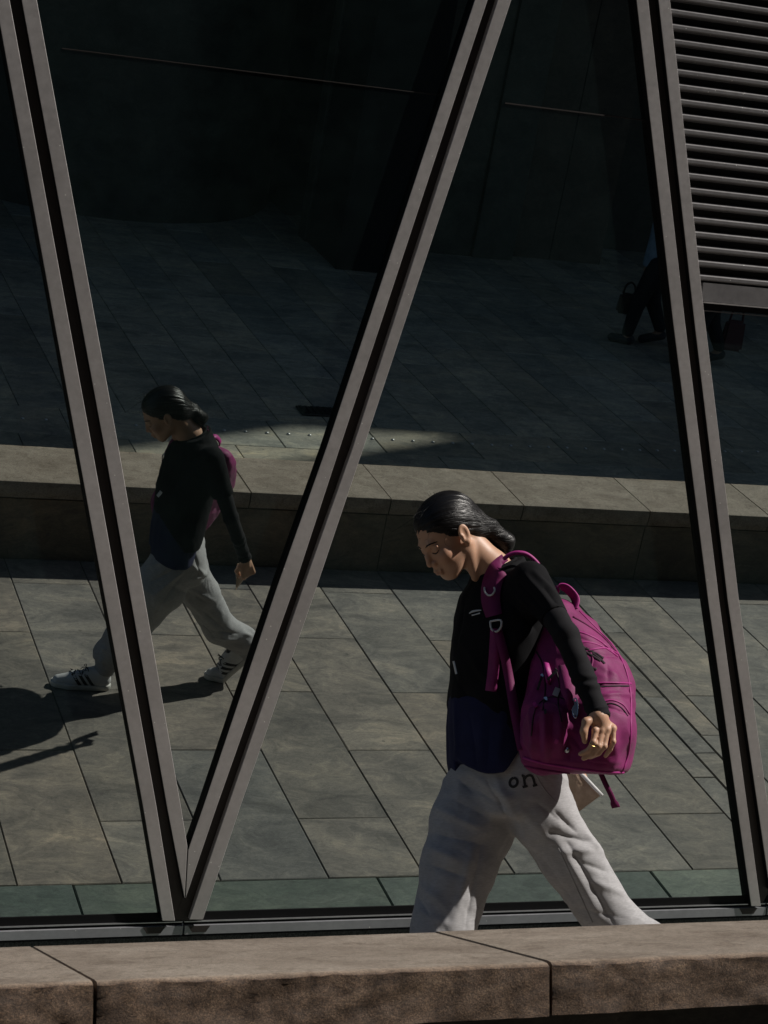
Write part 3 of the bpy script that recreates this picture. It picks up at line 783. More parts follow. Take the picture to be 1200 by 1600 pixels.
# right hand: a fist round the packet
def fist(Wr, d, n, s, k=.003):
    d, n, s = [np.array(x) / np.linalg.norm(x) for x in (d, n, s)]
    p = lambda a, b, c: Wr + d * a + n * b + s * c
    body.cap(p(-.01, 0, 0), p(.03, 0, 0), .023, .022, .01)
    for c in (.027, .009, -.009, -.026):
        body.cap(p(.02, 0, c * .6), p(.078, .004, c), .014, .0125, .006)
        q = abs(c - .009) * .3
        body.chain([p(.080 - q, .004, c), p(.104 - q, -.020, c * .95), p(.088 - q, -.044, c * .9), p(.066 - q, -.040, c * .85)], [.0098, .0092, .0088, .0076], k)
    body.chain([p(.028, -.008, .026), p(.055, -.024, .038), p(.080, -.034, .024)], [.013, .0108, .0085], .004)
fist(RW, np.array([.30, -.05, -.95]), np.array([.35, .90, .10]), np.array([-.9, .3, -.3]))
me, bV, bF = sdf_mesh('woman body', body, base)
rel = (bV - HC) @ HR.T
lip = np.exp(-(((rel[:, 0] - .093) / .010) ** 2 + (rel[:, 1] / .016) ** 2 + ((rel[:, 2] + .0705) / .0065) ** 2) ** 2)
cheek = .25 * np.exp(-(((rel[:, 0] - .07) / .03) ** 2 + ((np.abs(rel[:, 1]) - .045) / .02) ** 2 + ((rel[:, 2] + .035) / .02) ** 2))
at = me.attributes.new('flush', 'FLOAT', 'POINT'); at.data.foreach_set('value', np.clip(lip * .8 + cheek, 0, 1).astype(np.float32))
woman = link('person', me, M['skin'], None, tuple(base))
tag(woman, 'woman with black tied hair and grey sweatpants striding left past the glass', 'person')
body_bvh = bvh(bV, bF); del body
def cast(px, py, trees, off=.003):                            # a photo ray stopped at the first surface met
    d = Vector(ray(px, py)); best = None
    for t in trees:
        h = t.ray_cast(Vector(CAM), d)
        if h[0] is not None and (best is None or h[3] < best[3]): best = h
    if best is None: return None, None
    return np.array(best[0]) - np.array(d) * off, np.array(best[1])
def wear(name, v, f, m, parent=None, smooth=True):
    par = woman if parent is None else parent
    return link(name, me_of(name, [np.array(p) - base for p in v], f, smooth), m, par)
# eyes (lowered), lashes, brows
def surf_h(f, l, u, off=.001):                                # on the face, seen from straight ahead
    o = hd(f + .08, l, u); h = body_bvh.ray_cast(Vector(o), Vector(-hf)); return (np.array(h[0]) + hf * off) if h[0] is not None else hd(f, l, u)
for s in (1, -1):
    wear('eyelash', *tube_vf([surf_h(.08, s * x, y, .0012) for x, y in ((.018, -.010), (.024, -.0135), (.032, -.0148), (.040, -.0130), (.046, -.0085))], [.0008, .0016, .0020, .0016, .0008], 6), M['hair'])
    wear('eyebrow', *tube_vf([surf_h(.08, s * x, y, .0006) for x, y in ((.013, .0125), (.022, .0165), (.034, .0185), (.046, .0130))], [.0012, .0024, .0022, .0009], 6), M['hair'])
# hair: a smooth cap drawn back into a low tied tail
hair = SDF(hd(0, 0, 0) - .17, hd(0, 0, 0) + np.array([.28, .17, .17]), .003)
FU = np.array([-.12, -.085, -.060, -.040, -.028, -.018, -.012, -.006, .004, .018, .034, .050, .062, .076, .12])
FF = np.array([-.070, -.062, -.052, -.036, -.026, -.006, .016, .030, .038, .049, .063, .076, .084, .1, .14])
def hair_cap(c, r, th):                                       # an ellipsoid thinned to nothing along the hairline
    cc = hd(*c)
    def fn(X_, Y_, Z_):
        q = [((X_ - cc[0]) * HR[i][0] + (Y_ - cc[1]) * HR[i][1] + (Z_ - cc[2]) * HR[i][2]) for i in range(3)]
        k0 = np.sqrt(sum((q[i] / r[i]) ** 2 for i in range(3))); k1 = np.sqrt(sum((q[i] / r[i] ** 2) ** 2 for i in range(3))) + 1e-9
        g = (q[0] + c[0] - np.interp(q[2] + c[2], FU, FF) + np.abs(q[1]) * .05) * .8
        sh = np.broadcast(X_, Y_, Z_).shape; m_ = np.abs(g) < .02                        # a ragged, combed edge rather than a clean cut
        l_, u_ = np.broadcast_to(q[1], sh)[m_], np.broadcast_to(q[2], sh)[m_]
        g = np.array(g); g[m_] += .0055 * vnoise(np.stack([l_ * 160, u_ * 160, l_ * 0], 1), 21) + .004 * vnoise(np.stack([l_ * 420, u_ * 420, l_ * 0], 1), 22)
        return np.maximum(k0 * (k0 - 1) / k1 + th * np.exp(np.minimum(g, 0) / .014), g)
    m = max(r); return fn, cc - m, cc + m
hair.put(*hair_cap((-.012, 0, .028), (.1035, .0785, .0875), .0085), k=0)
hair.put(*hair_cap((-.055, 0, -.022), (.055, .060, .062), .006), k=.02)
T0, T1, T2, T3, T4 = hd(-.060, 0, -.010), W3(764, 826, -2.075), W3(778, 838, -2.075), W3(791, 846, -2.08), W3(792, 862, -2.085)
hair.chain([T0, T1], [.058, .030], .03)
hair.chain([T1, T2, T3, T4], [.029, .026, .0245, .014], .012)
hair.ell(W3(785, 846, -2.08), (.030, .028, .026), None, .012)
tie = T1 + (T2 - T1) * .15
def hair_coords(V):
    rel = (V - HC) @ HR.T; axis = (T1 - hd(.10, 0, .07)); L = np.linalg.norm(axis); axis /= L
    q = V - hd(.10, 0, .07); t = q @ axis; r = q - t[:, None] * axis
    e1 = hl - axis * (hl @ axis); e1 /= np.linalg.norm(e1); e2 = np.cross(axis, e1)
    return np.arctan2(r @ e1, r @ e2), t / L, np.linalg.norm(r, axis=1)
def hair_disp(V, nr):
    ph, t, r = hair_coords(V); k = np.clip(r / .05, .25, 1)
    return k * (.0012 * vnoise(np.stack([ph * 14, t * 1.6, r * 20], 1), 3) + .0006 * vnoise(np.stack([ph * 42, t * 3, r * 30], 1), 5))
me, hV, hF = sdf_mesh('hair', hair, base, hair_disp, 1)
ph, t, r = hair_coords(hV)
at = me.attributes.new('strand', 'FLOAT_VECTOR', 'POINT'); at.data.foreach_set('vector', np.stack([ph * 40, t * 1.6, r * 26], 1).astype(np.float32).ravel())
hairo = link('hair', me, M['hair'], woman)
rs = np.random.RandomState(4); wisps = []
for k in range(2):
    u0 = rs.uniform(.0, .05); l0 = rs.uniform(.045, .062); a = hd(np.interp(u0, FU, FF) + .012, l0, u0)
    b = a + hf * rs.uniform(.0, .02) - hu * rs.uniform(.02, .045) + hl * rs.uniform(.004, .012)
    wisps.append(tube_vf(spline([a - hf * .03 + hl * .006 + hu * .01, a + hl * .006, (a + b) / 2 + hl * .004 + hf * .006, b], 4), .0003, 4))
for k in range(46):                                            # flyaways round the outline
    th = rs.uniform(-.4, 2.6); a = HC + hf * math.cos(th) * .088 + hu * (math.sin(th) * .098 + .02) + hl * rs.uniform(-.03, .03)
    o = (a - HC) / np.linalg.norm(a - HC); tdir = -hf * math.sin(th) * -1 - hu * .2 - hf * .8
    wisps.append(tube_vf(spline([a, a + o * rs.uniform(.006, .014) + tdir * .012, a + o * rs.uniform(.004, .022) + tdir * rs.uniform(.025, .05)], 4), .00028, 4))
for k in range(7):
    a = hd(rs.uniform(.02, .09), rs.uniform(-.02, .06), .09 + rs.uniform(0, .02)); b = a + hf * rs.uniform(.01, .05) + hu * rs.uniform(-.01, .012) + hl * rs.uniform(-.02, .02)
    wisps.append(tube_vf(spline([hd(-.01, 0, .10), a, b], 4), .0003, 4))
tag(wear('loose_strands', *join_vf(wisps), M['hair'], hairo), kind='stuff')
wear('hair_tie', *tube_vf([tie - (T2 - T1) * .12, tie + (T2 - T1) * .12], [.0300, .0295], 20), M['tee'], hairo)

# trousers
tr = SDF((1.9, -2.50, .07), (2.96, -1.78, .90), .004)
LK, RK = W3(894, 1345, -2.19), W3(716, 1355, -2.07)
lh, rh = W3(826, 1205, -2.17), W3(764, 1208, -2.03)
l_mid, r_mid = W3(848, 1275, -2.18), W3(738, 1290, -2.04)
l_sh, r_sh = W3(962, 1448, -2.215), W3(694, 1448, -2.10)
LA_, RA_ = np.array([2.825, -2.24, .165]), np.array([2.130, -2.140, .120])
tr.stack([(.60, 2.40, -2.10, .11, .150), (.66, 2.395, -2.09, .125, .165), (.76, 2.385, Y0, .112, .155), (.86, 2.36, Y0, .095, .14)], .03)
tr.chain([lh, l_mid, LK, l_sh, LA_ + np.array([-.02, 0, .05]), LA_], [.102, .094, .086, .078, .070, .043], .018)
tr.chain([rh, r_mid, RK, r_sh, RA_ + np.array([.01, 0, .06]), RA_], [.112, .122, .106, .090, .076, .046], .018)
def X(px, py, y): return W3(px, py, y)
tf = []
tpx = [(692, 1205, 790, 1262, .011, -.010), (700, 1190, 800, 1250, .012, .008), (682, 1236, 785, 1288, .012, -.010), (678, 1262, 760, 1300, .014, .009),
    (668, 1300, 745, 1318, .012, -.010), (666, 1322, 728, 1350, .014, .009), (658, 1345, 730, 1372, .012, -.011), (658, 1385, 705, 1425, .014, .008),
    (752, 1320, 728, 1450, .010, -.010), (738, 1325, 708, 1450, .013, .008), (652, 1400, 678, 1440, .012, -.008), (660, 1425, 700, 1445, .012, .006),
    (762, 1222, 803, 1300, .009, -.017), (774, 1216, 818, 1300, .012, .009), (800, 1250, 880, 1340, .016, .007), (868, 1268, 902, 1300, .012, -.012),
    (840, 1255, 885, 1290, .012, -.007), (862, 1302, 935, 1318, .012, -.014), (880, 1330, 945, 1326, .012, .012), (870, 1312, 940, 1440, .014, .012),
    (888, 1318, 958, 1442, .010, -.012), (908, 1348, 962, 1366, .012, -.010), (850, 1345, 895, 1410, .014, -.008), (925, 1378, 980, 1398, .011, .007),
    (915, 1300, 940, 1332, .014, .010), (820, 1310, 870, 1390, .014, .006), (905, 1420, 975, 1435, .010, -.006), (715, 1215, 740, 1240, .010, -.007)]
for A_ in (LA_, RA_):
    for q in range(3):
        c = A_ + np.array([0, 0, .035 + .035 * q]); 
        for sd_ in (1, -1): tf.append((c + np.array([-.06, .06 * sd_, .012 * (-1) ** q]), c + np.array([.06, .06 * sd_, -.006]), .011, .009))
tpm = [(228, 872, 298, 858, .011, -.011), (232, 885, 300, 868, .012, .010), (238, 908, 298, 878, .011, -.012), (242, 930, 288, 892, .012, .010), (246, 955, 280, 905, .011, -.010),
    (272, 918, 328, 942, .011, -.013), (280, 912, 335, 940, .012, .011), (303, 862, 312, 898, .010, -.011), (292, 935, 352, 998, .014, .012), (285, 945, 340, 1000, .011, -.011),
    (318, 955, 362, 992, .010, -.009), (330, 985, 372, 990, .009, -.010), (335, 997, 370, 1000, .008, .009), (296, 880, 330, 905, .011, .008)]
def tr_disp(V, nr, hit):
    d = folds(V, tf) + px_folds(V, tpx, hit) + px_folds(V, tpm, lambda x, y: hit(x, y, True)); q = V * np.array([9, 9, 15]); w = fbm(V * 5, 2, 9)[:, None] * .9
    n = fbm(q + w, 3, 2); d += .0028 * n + .0022 * (1 - np.abs(fbm(V * np.array([16, 16, 9]) + w * 2, 2, 6))) - .002
    low = np.clip((.20 - V[:, 2]) / .12, 0, 1); d += low * .004 * np.sin(V[:, 2] * 160 + 3 * w[:, 0]); return d
me, tV, tF = sdf_mesh('sweatpants', tr, base, tr_disp, 2); sweat = link('sweatpants', me, M['sweat'], woman); del tr
tr_bvh = bvh(tV, tF)
for A_, B_ in ((LA_, l_sh), (RA_, r_sh)):
    e_ = (A_ - B_) / np.linalg.norm(A_ - B_); e_ = e_ * .6 + np.array([0, 0, -.4]); e_ /= np.linalg.norm(e_)
    wear('cuff', *tube_vf([A_ + e_ * t for t in (-.030, -.022, .004, .024, .034, .036)], [.046, .0505, .0495, .0480, .0440, .036], 20), M['sweat'], sweat)
# tops: navy undershirt showing below, black tee over it, charcoal sleeves
rows = [(.62, 2.350, Y0 + .015, .092, .165), (.75, 2.343, Y0 + .02, .102, .185), (.85, 2.345, Y0 + .015, .108, .184), (.95, 2.355, Y0 + .005, .114, .180)]
ts = SDF((2.1, -2.42, .62), (2.66, -1.72, 1.42), .004)
def hem(X_, Y_, Z_):
    q = ((X_ - 2.34) * .935 + np.abs(Y_ - Y0) * .355) * np.where(Y_ < Y0 + .02, 1.0, .35)
    return .722 + 5.0 * q ** 2 + np.clip(q - .035, 0, 1) * .8 - Z_
ts.stack(rows, .0, cut=hem)
npx = [(712, 1100, 716, 1195, .014, .007), (735, 1120, 745, 1200, .012, -.007), (752, 1125, 752, 1200, .012, .005), (765, 1130, 760, 1200, .012, -.005), (785, 1130, 778, 1190, .012, .006)]
me, nV, nF = sdf_mesh('undershirt', ts, base, lambda V, nr, hit: px_folds(V, npx, hit) + .004 * fbm(V * np.array([16, 16, 5]), 2, 4), 1); link('undershirt', me, M['navy'], woman); del ts
ts = SDF((2.1, -2.62, .78), (2.68, -1.70, 1.42), .0035)
hem2 = lambda X_, Y_, Z_: (.925 - np.clip((X_ - 2.26), 0, .09) * 1.15 + .01 * np.sin(11 * Y_) - Z_)
collar = hd(-.03, 0, -.06); cn = np.array([-.42, 0, .907])
cut_neck = lambda X_, Y_, Z_: (X_ - 2.335) * cn[0] + (Z_ - 1.298) * cn[2]
rows = [(.80, 2.350, Y0 + .018, .112, .192), (.95, 2.358, Y0 + .008, .120, .188), (1.10, 2.370, Y0, .126, .192), (1.17, 2.378, Y0, .122, .196), (1.23, 2.385, Y0, .110, .186), (1.265, 2.388, Y0, .094, .150), (1.30, 2.380, Y0, .080, .105), (1.36, 2.37, Y0, .062, .068)]
ts.stack(rows, .0, cut=lambda X_, Y_, Z_: np.maximum(hem2(X_, Y_, Z_), cut_neck(X_, Y_, Z_)))
def sleeve_cut(a, b, t): d = (b - a) / np.linalg.norm(b - a); return [(a + (b - a) * t, d)]
ts.chain([LS, LS + (LE - LS) * .75], [.055, .0400], .04, cut=sleeve_cut(LS, LE, .70))
ts.chain([RS, RS + (RE - RS) * .75], [.056, .046], .03, cut=sleeve_cut(RS, RE, .62))
ltf = [(820, 898, 862, 946, .008, .007), (810, 910, 855, 960, .008, -.008), (835, 892, 874, 936, .009, .006), (800, 922, 846, 972, .009, .008), (796, 940, 838, 985, .009, -.007),
       (770, 1000, 830, 962, .011, -.008), (775, 1022, 832, 985, .011, .007), (720, 1000, 760, 1060, .013, .005), (706, 1050, 740, 1105, .013, -.006), (745, 1040, 790, 1100, .013, .006), (850, 920, 876, 950, .008, -.006), (728, 935, 715, 1010, .012, -.005)]
def tee_disp(V, nr, hit): return px_folds(V, ltf, hit) + .0045 * fbm(V * np.array([11, 11, 8]), 3, 8)
me, sV, sF = sdf_mesh('t_shirt', ts, base, tee_disp, 1); link('t_shirt', me, M['tee'], woman); del ts
for nm, a, b, w_ in (('left', LS, LE, LW), ('right', RS, RE, RW)):
    sl = SDF(np.minimum(np.minimum(a, b), w_) - .09, np.maximum(np.maximum(a, b), w_) + .09, .0035)
    p0 = a + (b - a) * .52; e = (w_ - b) / np.linalg.norm(w_ - b)
    sl.chain([p0, b, b + (w_ - b) * .5, w_ + e * .02], [.0375, .0350, .0310, .0285], .012, cut=[(w_ + e * .002, e)])
    d1 = (b - a) / np.linalg.norm(b - a)
    def sdisp(V, nr):
        dd, t = seg_d(V, b, w_); ax = (V - b) @ e
        return .0016 * np.sin(ax * 150 + 4 * vnoise(V * 22, 3)) * np.clip((ax - .07) / .08, 0, 1) + .0018 * fbm(V * np.array([14, 14, 22]), 2, 5) + .0022 * (np.abs(ax - (np.linalg.norm(w_ - b) - .012)) < .009)
    me, aV, aF = sdf_mesh('sleeve', sl, base, sdisp, 1); link('sleeve', me, M['sleeve'], woman)
    if nm == 'left': slv_bvh = bvh(aV, aF)
tee_bvh, navy_bvh = bvh(sV, sF), bvh(nV, nF)
# neckline rib
ring_pts = []
for k in range(24):
    a = 2 * math.pi * k / 24
    o = Vector((2.362, Y0, 1.30)); 
    p = np.array([2.362 + .056 * math.cos(a), Y0 + .062 * math.sin(a), 0]); p[2] = 1.298 + (p[0] - 2.335) * .463
    ring_pts.append(p)
wear('collar_rib', *tube_vf(ring_pts + [ring_pts[0]], .0065, 8, cap=False), M['tee'])
# flat prints and patches laid on cloth
def patch(name, outline, trees, m, parent=None, off=.006, grid=6, thick=.0012):
    xs = [p[0] for p in outline]; ys = [p[1] for p in outline]
    pts = [cast(x, y, trees, off)[0] for x, y in outline]
    if any(p is None for p in pts): return None
    n = len(pts); d = ray(np.mean(xs), np.mean(ys)) * thick
    v = pts + [p + d for p in pts]; f = [tuple(range(n))] + [(i, n + i, n + (i + 1) % n, (i + 1) % n) for i in range(n)]
    return wear(name, v, f, m, parent, False)
def ribbon_on(name, pts, w, trees, m, parent=None, off=.003, n=5, thick=.002):     # a flat band lying on whatever it crosses
    sp = spline([(x, y, 0) for x, y in pts], n); v, f = [], []
    for i, p in enumerate(sp):
        t = sp[min(i + 1, len(sp) - 1)] - sp[max(i - 1, 0)]; t = t / np.linalg.norm(t); nn = np.array([-t[1], t[0]])
        ww = w if np.isscalar(w) else np.interp(i / (len(sp) - 1), np.linspace(0, 1, len(w)), w)
        a, _ = cast(*(p[:2] + nn * ww / 2), trees, off); b_, _ = cast(*(p[:2] - nn * ww / 2), trees, off); c_, _ = cast(*p[:2], trees, off)
        if c_ is None: continue
        a = c_ if a is None or np.linalg.norm(a - c_) > .06 else a; b_ = c_ if b_ is None or np.linalg.norm(b_ - c_) > .06 else b_
        d = ray(*p[:2]); v += [a, c_ - d * .001, b_, b_ + d * thick, a + d * thick]
    k = len(v) // 5
    for i in range(k - 1):
        for j in range(5): f.append((i * 5 + j, i * 5 + (j + 1) % 5, i * 5 + 5 + (j + 1) % 5, i * 5 + 5 + j))
    return wear(name, v, f, m, parent)
ST = [tee_bvh, navy_bvh]
ribbon_on('chest_print', [(733, 958.5), (738, 955.5), (745, 954), (752, 953.5)], [1.5, 3.2, 2.6, 1.5], ST, M['white'], None, .002, 5, .0006)
ribbon_on('chest_print', [(737, 961.5), (743, 960), (750, 958)], [2.4, 1.8, 2.2], ST, M['white'], None, .002, 5, .0006)
ribbon_on('side_tag', [(708.5, 1033), (713, 1053)], 3.4, ST, M['white'], None, .0015, 6, .0006)
# the letters "on" printed on the thigh
def letter(name, strokes, w):
    parts = []
    for st in strokes:
        sp = [p[:2] for p in spline([(x, y, 0) for x, y in st], 6)]; v, f = [], []
        for i, p in enumerate(sp):
            t = sp[min(i + 1, len(sp) - 1)] - sp[max(i - 1, 0)]; t = t / np.linalg.norm(t); nn = np.array([-t[1], t[0]]) * w / 2
            for q in (p + nn, p - nn):
                h, _ = cast(*q, [tr_bvh], .0012); v.append(h if h is not None else v[-1])
        for i in range(len(sp) - 1): f.append((2 * i, 2 * i + 1, 2 * i + 3, 2 * i + 2))
        parts.append((v, f))
    return wear(name, *join_vf(parts), M['ink'])
ring = [(802.5 + 6.0 * math.sin(a), 1222.5 - 6.8 * math.cos(a) - .8 * math.sin(a)) for a in np.linspace(0, 2 * math.pi, 17)]
letter('letter_print', [ring], 4.2)
letter('letter_print', [[(818.0, 1211.2), (818.6, 1215), (819.5, 1222), (820.6, 1229)], [(815.0, 1212.4), (818.2, 1211.8)], [(819.0, 1218), (822.8, 1213.2), (827.5, 1211.4), (831.6, 1213.2), (834.2, 1219.5), (836, 1227)], [(816.5, 1230), (820.6, 1229), (824.5, 1228)], [(832.5, 1228), (836, 1227), (839.5, 1226)]], 4.0)
for pts_ in ([(872, 1325), (886, 1354), (926, 1442)],):
    ribbon_on('side_seam', pts_, 1.6, [tr_bvh], M['seam'], sweat, .0012, 8, .0006)
ribbon_on('pocket_seam', [(838, 1212), (850, 1232), (868, 1252)], 1.8, [tr_bvh], M['seam'], sweat, .0012, 6, .0006)
# ring on the hand
rc = WH(926, 1163, -.020); rd = WH(920, 1172, -.006) - WH(927, 1160, -.020); rd /= np.linalg.norm(rd)
e1 = np.cross(rd, [0, 0, 1.0]); e1 /= np.linalg.norm(e1); e2 = np.cross(rd, e1)
wear('finger_ring', *tube_vf([rc + .0098 * (math.cos(a) * e1 + math.sin(a) * e2) for a in np.linspace(0, 2 * math.pi, 20)], .0013, 6), M['gold'])

# shoes: white leather, three dark stripes, laces
M['leather'] = plain('white shoe leather', (.66, .66, .67), .5, var=.06, scale=60)
M['sole'] = plain('white rubber sole', (.66, .65, .62), .6, var=.08, scale=60)
M['stripe'] = plain('black stripe leather', (.015, .015, .018), .5)
M['lace'] = plain('dark laces', (.05, .05, .055), .8)
def shoe(origin, heading, pitch, mirror):
    # local frame: x towards the toe, y to the side, z up, origin at the ball of the foot on the ground
    c, s = math.cos(pitch), math.sin(pitch)
    fx = np.array([math.cos(heading), math.sin(heading), 0]); up = np.array([0, 0, 1.0])
    ax = fx * c - up * s; az = fx * s + up * c; ay = np.cross(az, ax)
    def T(x, y, z, flex=True):                             # the toe stays flat on the ground, the heel lifts behind the ball
        if x > 0: return origin + fx * x + ay * y + up * z
        return origin + ax * x + ay * y + az * z
    def TT(P):
        P = np.asarray(P); k = 1 / (1 + np.exp(-P[:, 0] / .012))
        A = origin + P[:, :1] * fx + P[:, 1:2] * ay + P[:, 2:] * up; B = origin + P[:, :1] * ax + P[:, 1:2] * ay + P[:, 2:] * az
        return A * k[:, None] + B * (1 - k[:, None])
    def local_mesh(name, sd, m, parent, disp=None, sm=1):
        V, Fq = sd.mesh(); me, V2, _ = None, None, None
        V = TT(V); o = link(name, me_of(name, V - base, Fq, True), m, parent); return o, bvh(V, Fq)
    so = SDF((-.21, -.06, -.01), (.11, .06, .14), .003)
    so.cap((-.155, 0, .016), (.0, 0, .016), .036, .044, .01); so.cap((0, 0, .016), (.055, .006 * mirror, .016), .044, .036, .01)
    so.D = np.maximum(so.D, np.abs((np.arange(so.n[2]) * .003 - .01) - .0135)[None, None, :].astype(np.float32) - .0135)
    root, _ = local_mesh('shoe', so, M['sole'], woman)
    up_ = SDF((-.21, -.06, .0), (.11, .06, .16), .003)
    up_.cap((-.150, 0, .045), (-.02, 0, .040), .034, .038, .01); up_.cap((-.02, 0, .038), (.055, .004 * mirror, .026), .038, .028, .015)
    up_.cap((-.150, 0, .05), (-.145, 0, .090), .034, .033, .015); up_.cap((-.12, 0, .055), (-.05, 0, .050), .036, .032, .015)
    up_.cap((-.130, 0, .085), (-.085, 0, .078), .030, .026, .02)
    up_.D = np.maximum(up_.D, -((np.arange(up_.n[2]) * .003) - .020)[None, None, :].astype(np.float32))
    up_.cap((-.128, 0, .085), (-.135, 0, .15), .026, .026, .006, 'sub')
    u, ub = local_mesh('upper', up_, M['leather'], root)
    V0, F0 = up_.mesh(); lb = bvh(V0, F0)
    for sd_ in (1, -1):
        for q in range(3):
            x = -.026 - .030 * q; v, f = [], []
            for i in range(7):
                t = i / 6; z = .026 + .052 * t; xx = x - .018 + .040 * t
                for e in (-.0085, .0085):
                    h = lb.ray_cast(Vector((xx + e, sd_ * .09, z)), Vector((0, -sd_, 0)))[0]
                    h = np.array(h) if h is not None else np.array((xx + e, sd_ * .03, z)); v.append(h + np.array([0, sd_ * .0012, 0]))
            for i in range(6): f.append((2 * i, 2 * i + 1, 2 * i + 3, 2 * i + 2))
            link('stripe', me_of('stripe', TT(v) - base, f, False), M['stripe'], root)
    parts = []
    for q in range(5):
        x = -.070 + .018 * q; pts = []
        for y in np.linspace(-.022, .022, 7):
            h = lb.ray_cast(Vector((x + y * .25 * (-1) ** q, y, .2)), Vector((0, 0, -1)))[0]
            if h is not None: pts.append(np.array(h) + np.array([0, 0, .0015]))
        if len(pts) > 2: parts.append(tube_vf(TT(np.array(pts)), .0022, 6))
    for sg_ in (1, -1):
        parts.append(tube_vf(TT(np.array([(-.072, 0, .090), (-.066, sg_ * .016, .112), (-.058, sg_ * .026, .104), (-.068, sg_ * .010, .092)])), .0020, 6))
        parts.append(tube_vf(TT(np.array([(-.072, 0, .090), (-.055, sg_ * .020, .094), (-.045, sg_ * .032, .078)])), .0018, 6))
    wear('laces', *join_vf(parts), M['lace'], root)
    return root
shoe(np.array([1.975, -2.155, .002]), math.pi + .10, R(0), 1)
shoe(np.array([2.735, -2.245, .004]), math.pi + .06, R(46), 1)
# ------------------------------------------------------------------ the magenta backpack slung on her near shoulder
PB = np.array([2.49, -2.30, .72])
bag = empty('backpack', tuple(PB), 'large magenta backpack with zipped pockets hanging from the woman near shoulder', 'backpack')
prot = math.atan2(-.75, .66)
ew = np.array([math.cos(prot), math.sin(prot), 0]); en = np.array([math.sin(prot), -math.cos(prot), 0])     # width axis; outward (towards the camera)
def prow(py, pl, pr_, b, sh=0.0):
    # section from its two silhouette columns in the photo
    c = W3((pl + pr_) / 2, py, np.interp(py, [950, 1010, 1100, 1200], [-2.20, -2.26, -2.345, -2.38])); hw = (pr_ - pl) / 2 / 566
    x = max(hw ** 1.5 - (b * .467) ** 1.5, .0005) ** (2 / 3)
    return (c[2], c[0] + en[0] * sh, c[1] + en[1] * sh, x / .883, b)
pk = SDF((2.14, -2.66, .66), (2.90, -1.98, 1.36), .004)
prs = [prow(1208, 834, 978, .085), prow(1190, 820, 984, .108), prow(1160, 813, 989, .118), prow(1100, 818, 992, .122), prow(1065, 826, 989, .120), prow(1035, 830, 977, .112), prow(1005, 838, 960, .105), prow(980, 844, 938, .095), prow(955, 848, 914, .078), prow(938, 852, 897, .055)]
pk.stack(prs, .0, e=3.2, rot=prot)
def pp(px, py, d=0.0): return W3(px, py, -2.36 - .10) + en * d * .6
pk.ell(W3(958, 1140, -2.46) , (.055, .085, .080), np.array([ew, en, [0, 0, 1]]), .02)          # bulging lit pocket at the back corner
pk.ell(W3(872, 1140, -2.365) + en * .085, (.060, .036, .072), np.array([ew, en, [0, 0, 1]]), .04)
pfs = [(898, 996, 958, 1012, .007, -.009), (905, 1016, 968, 1028, .007, -.012), (920, 1073, 990, 1072, .005, -.012), (930, 1088, 990, 1086, .008, .009), (936, 1101, 983, 1118, .005, -.009),
       (830, 1110, 834, 1188, .008, .010), (842, 1120, 844, 1190, .007, -.010), (852, 1115, 853, 1185, .008, .011), (864, 1120, 862, 1190, .007, -.010), (874, 1112, 876, 1180, .008, .010), (888, 1115, 890, 1190, .007, -.009),
       (820, 1110, 850, 1050, .010, .010), (836, 1120, 858, 1085, .008, -.010), (900, 1190, 970, 1196, .008, -.006), (880, 1130, 925, 1195, .010, -.007), (945, 1120, 965, 1190, .012, .006), (938, 1040, 968, 1062, .010, .006), (948, 1035, 950, 1065, .008, -.006)]
def pk_disp(V, nr, hit): return px_folds(V, pfs, hit) + .006 * fbm(V * np.array([9, 9, 7]), 3, 11) + .004 * (1 - np.abs(fbm(V * 17, 2, 12)))
me, kV, kF = sdf_mesh('pack body', pk, PB, pk_disp, 1); link('pack_body', me, M['pack'], bag); del pk
pk_bvh = bvh(kV, kF); PK = [pk_bvh]
def gear(name, v, f, m, smooth=True, parent=None): return link(name, me_of(name, [np.array(p) - PB for p in v], f, smooth), m, bag if parent is None else parent)
def cord(name, pts, r, m, trees=None, off=None, n=5, seg=8):
    out = []; r = r * .72
    for p in spline([(x, y, 0) for x, y in pts], n):
        h, _ = cast(p[0], p[1], trees or PK, off if off is not None else r * .3)
        if h is not None and (not out or np.linalg.norm(h - out[-1]) < .08): out.append(h)
    if len(out) > 1: return gear(name, *tube_vf(out, r, seg), m)
# seams, zips and piping
cord('piping', [(818, 1184), (850, 1193), (900, 1201), (945, 1206), (974, 1207)], .0052, M['piping'])
cord('piping', [(816, 1196), (850, 1203), (900, 1209), (945, 1212), (972, 1211)], .0046, M['packdark'])
cord('zip', [(912, 1076), (940, 1073), (966, 1072), (985, 1072)], .0035, M['lining'])
cord('piping', [(915, 1069), (942, 1067), (968, 1067), (986, 1068)], .0040, M['piping'])
cord('piping', [(936, 1098), (955, 1094), (973, 1101), (984, 1116)], .0036, M['piping'])
cord('zip', [(936, 1103), (955, 1099), (971, 1106), (981, 1119)], .0028, M['lining'])
cord('piping', [(905, 955), (935, 985), (958, 1010), (975, 1040), (984, 1075), (986, 1120), (983, 1170), (973, 1205)], .0042, M['piping'])
cord('zip', [(838, 1018), (848, 1040), (852, 1075), (848, 1110)], .0030, M['lining'])
cord('zip', [(868, 1044), (874, 1070), (872, 1098), (878, 1128)], .0030, M['lining'])
cord('zip', [(830, 1150), (836, 1110), (856, 1090), (884, 1094), (896, 1120)], .0026, M['lining'])
def web(name, pts, w, m, trees=None, off=.003, **kw):
    o = ribbon_on(name, pts, w, trees or PK, m, None, off, **kw)
    vs = np.array([v.co for v in o.data.vertices]) + base - PB
    for v, c in zip(o.data.vertices, vs): v.co = c
    o.data.update(); o.parent = bag; return o
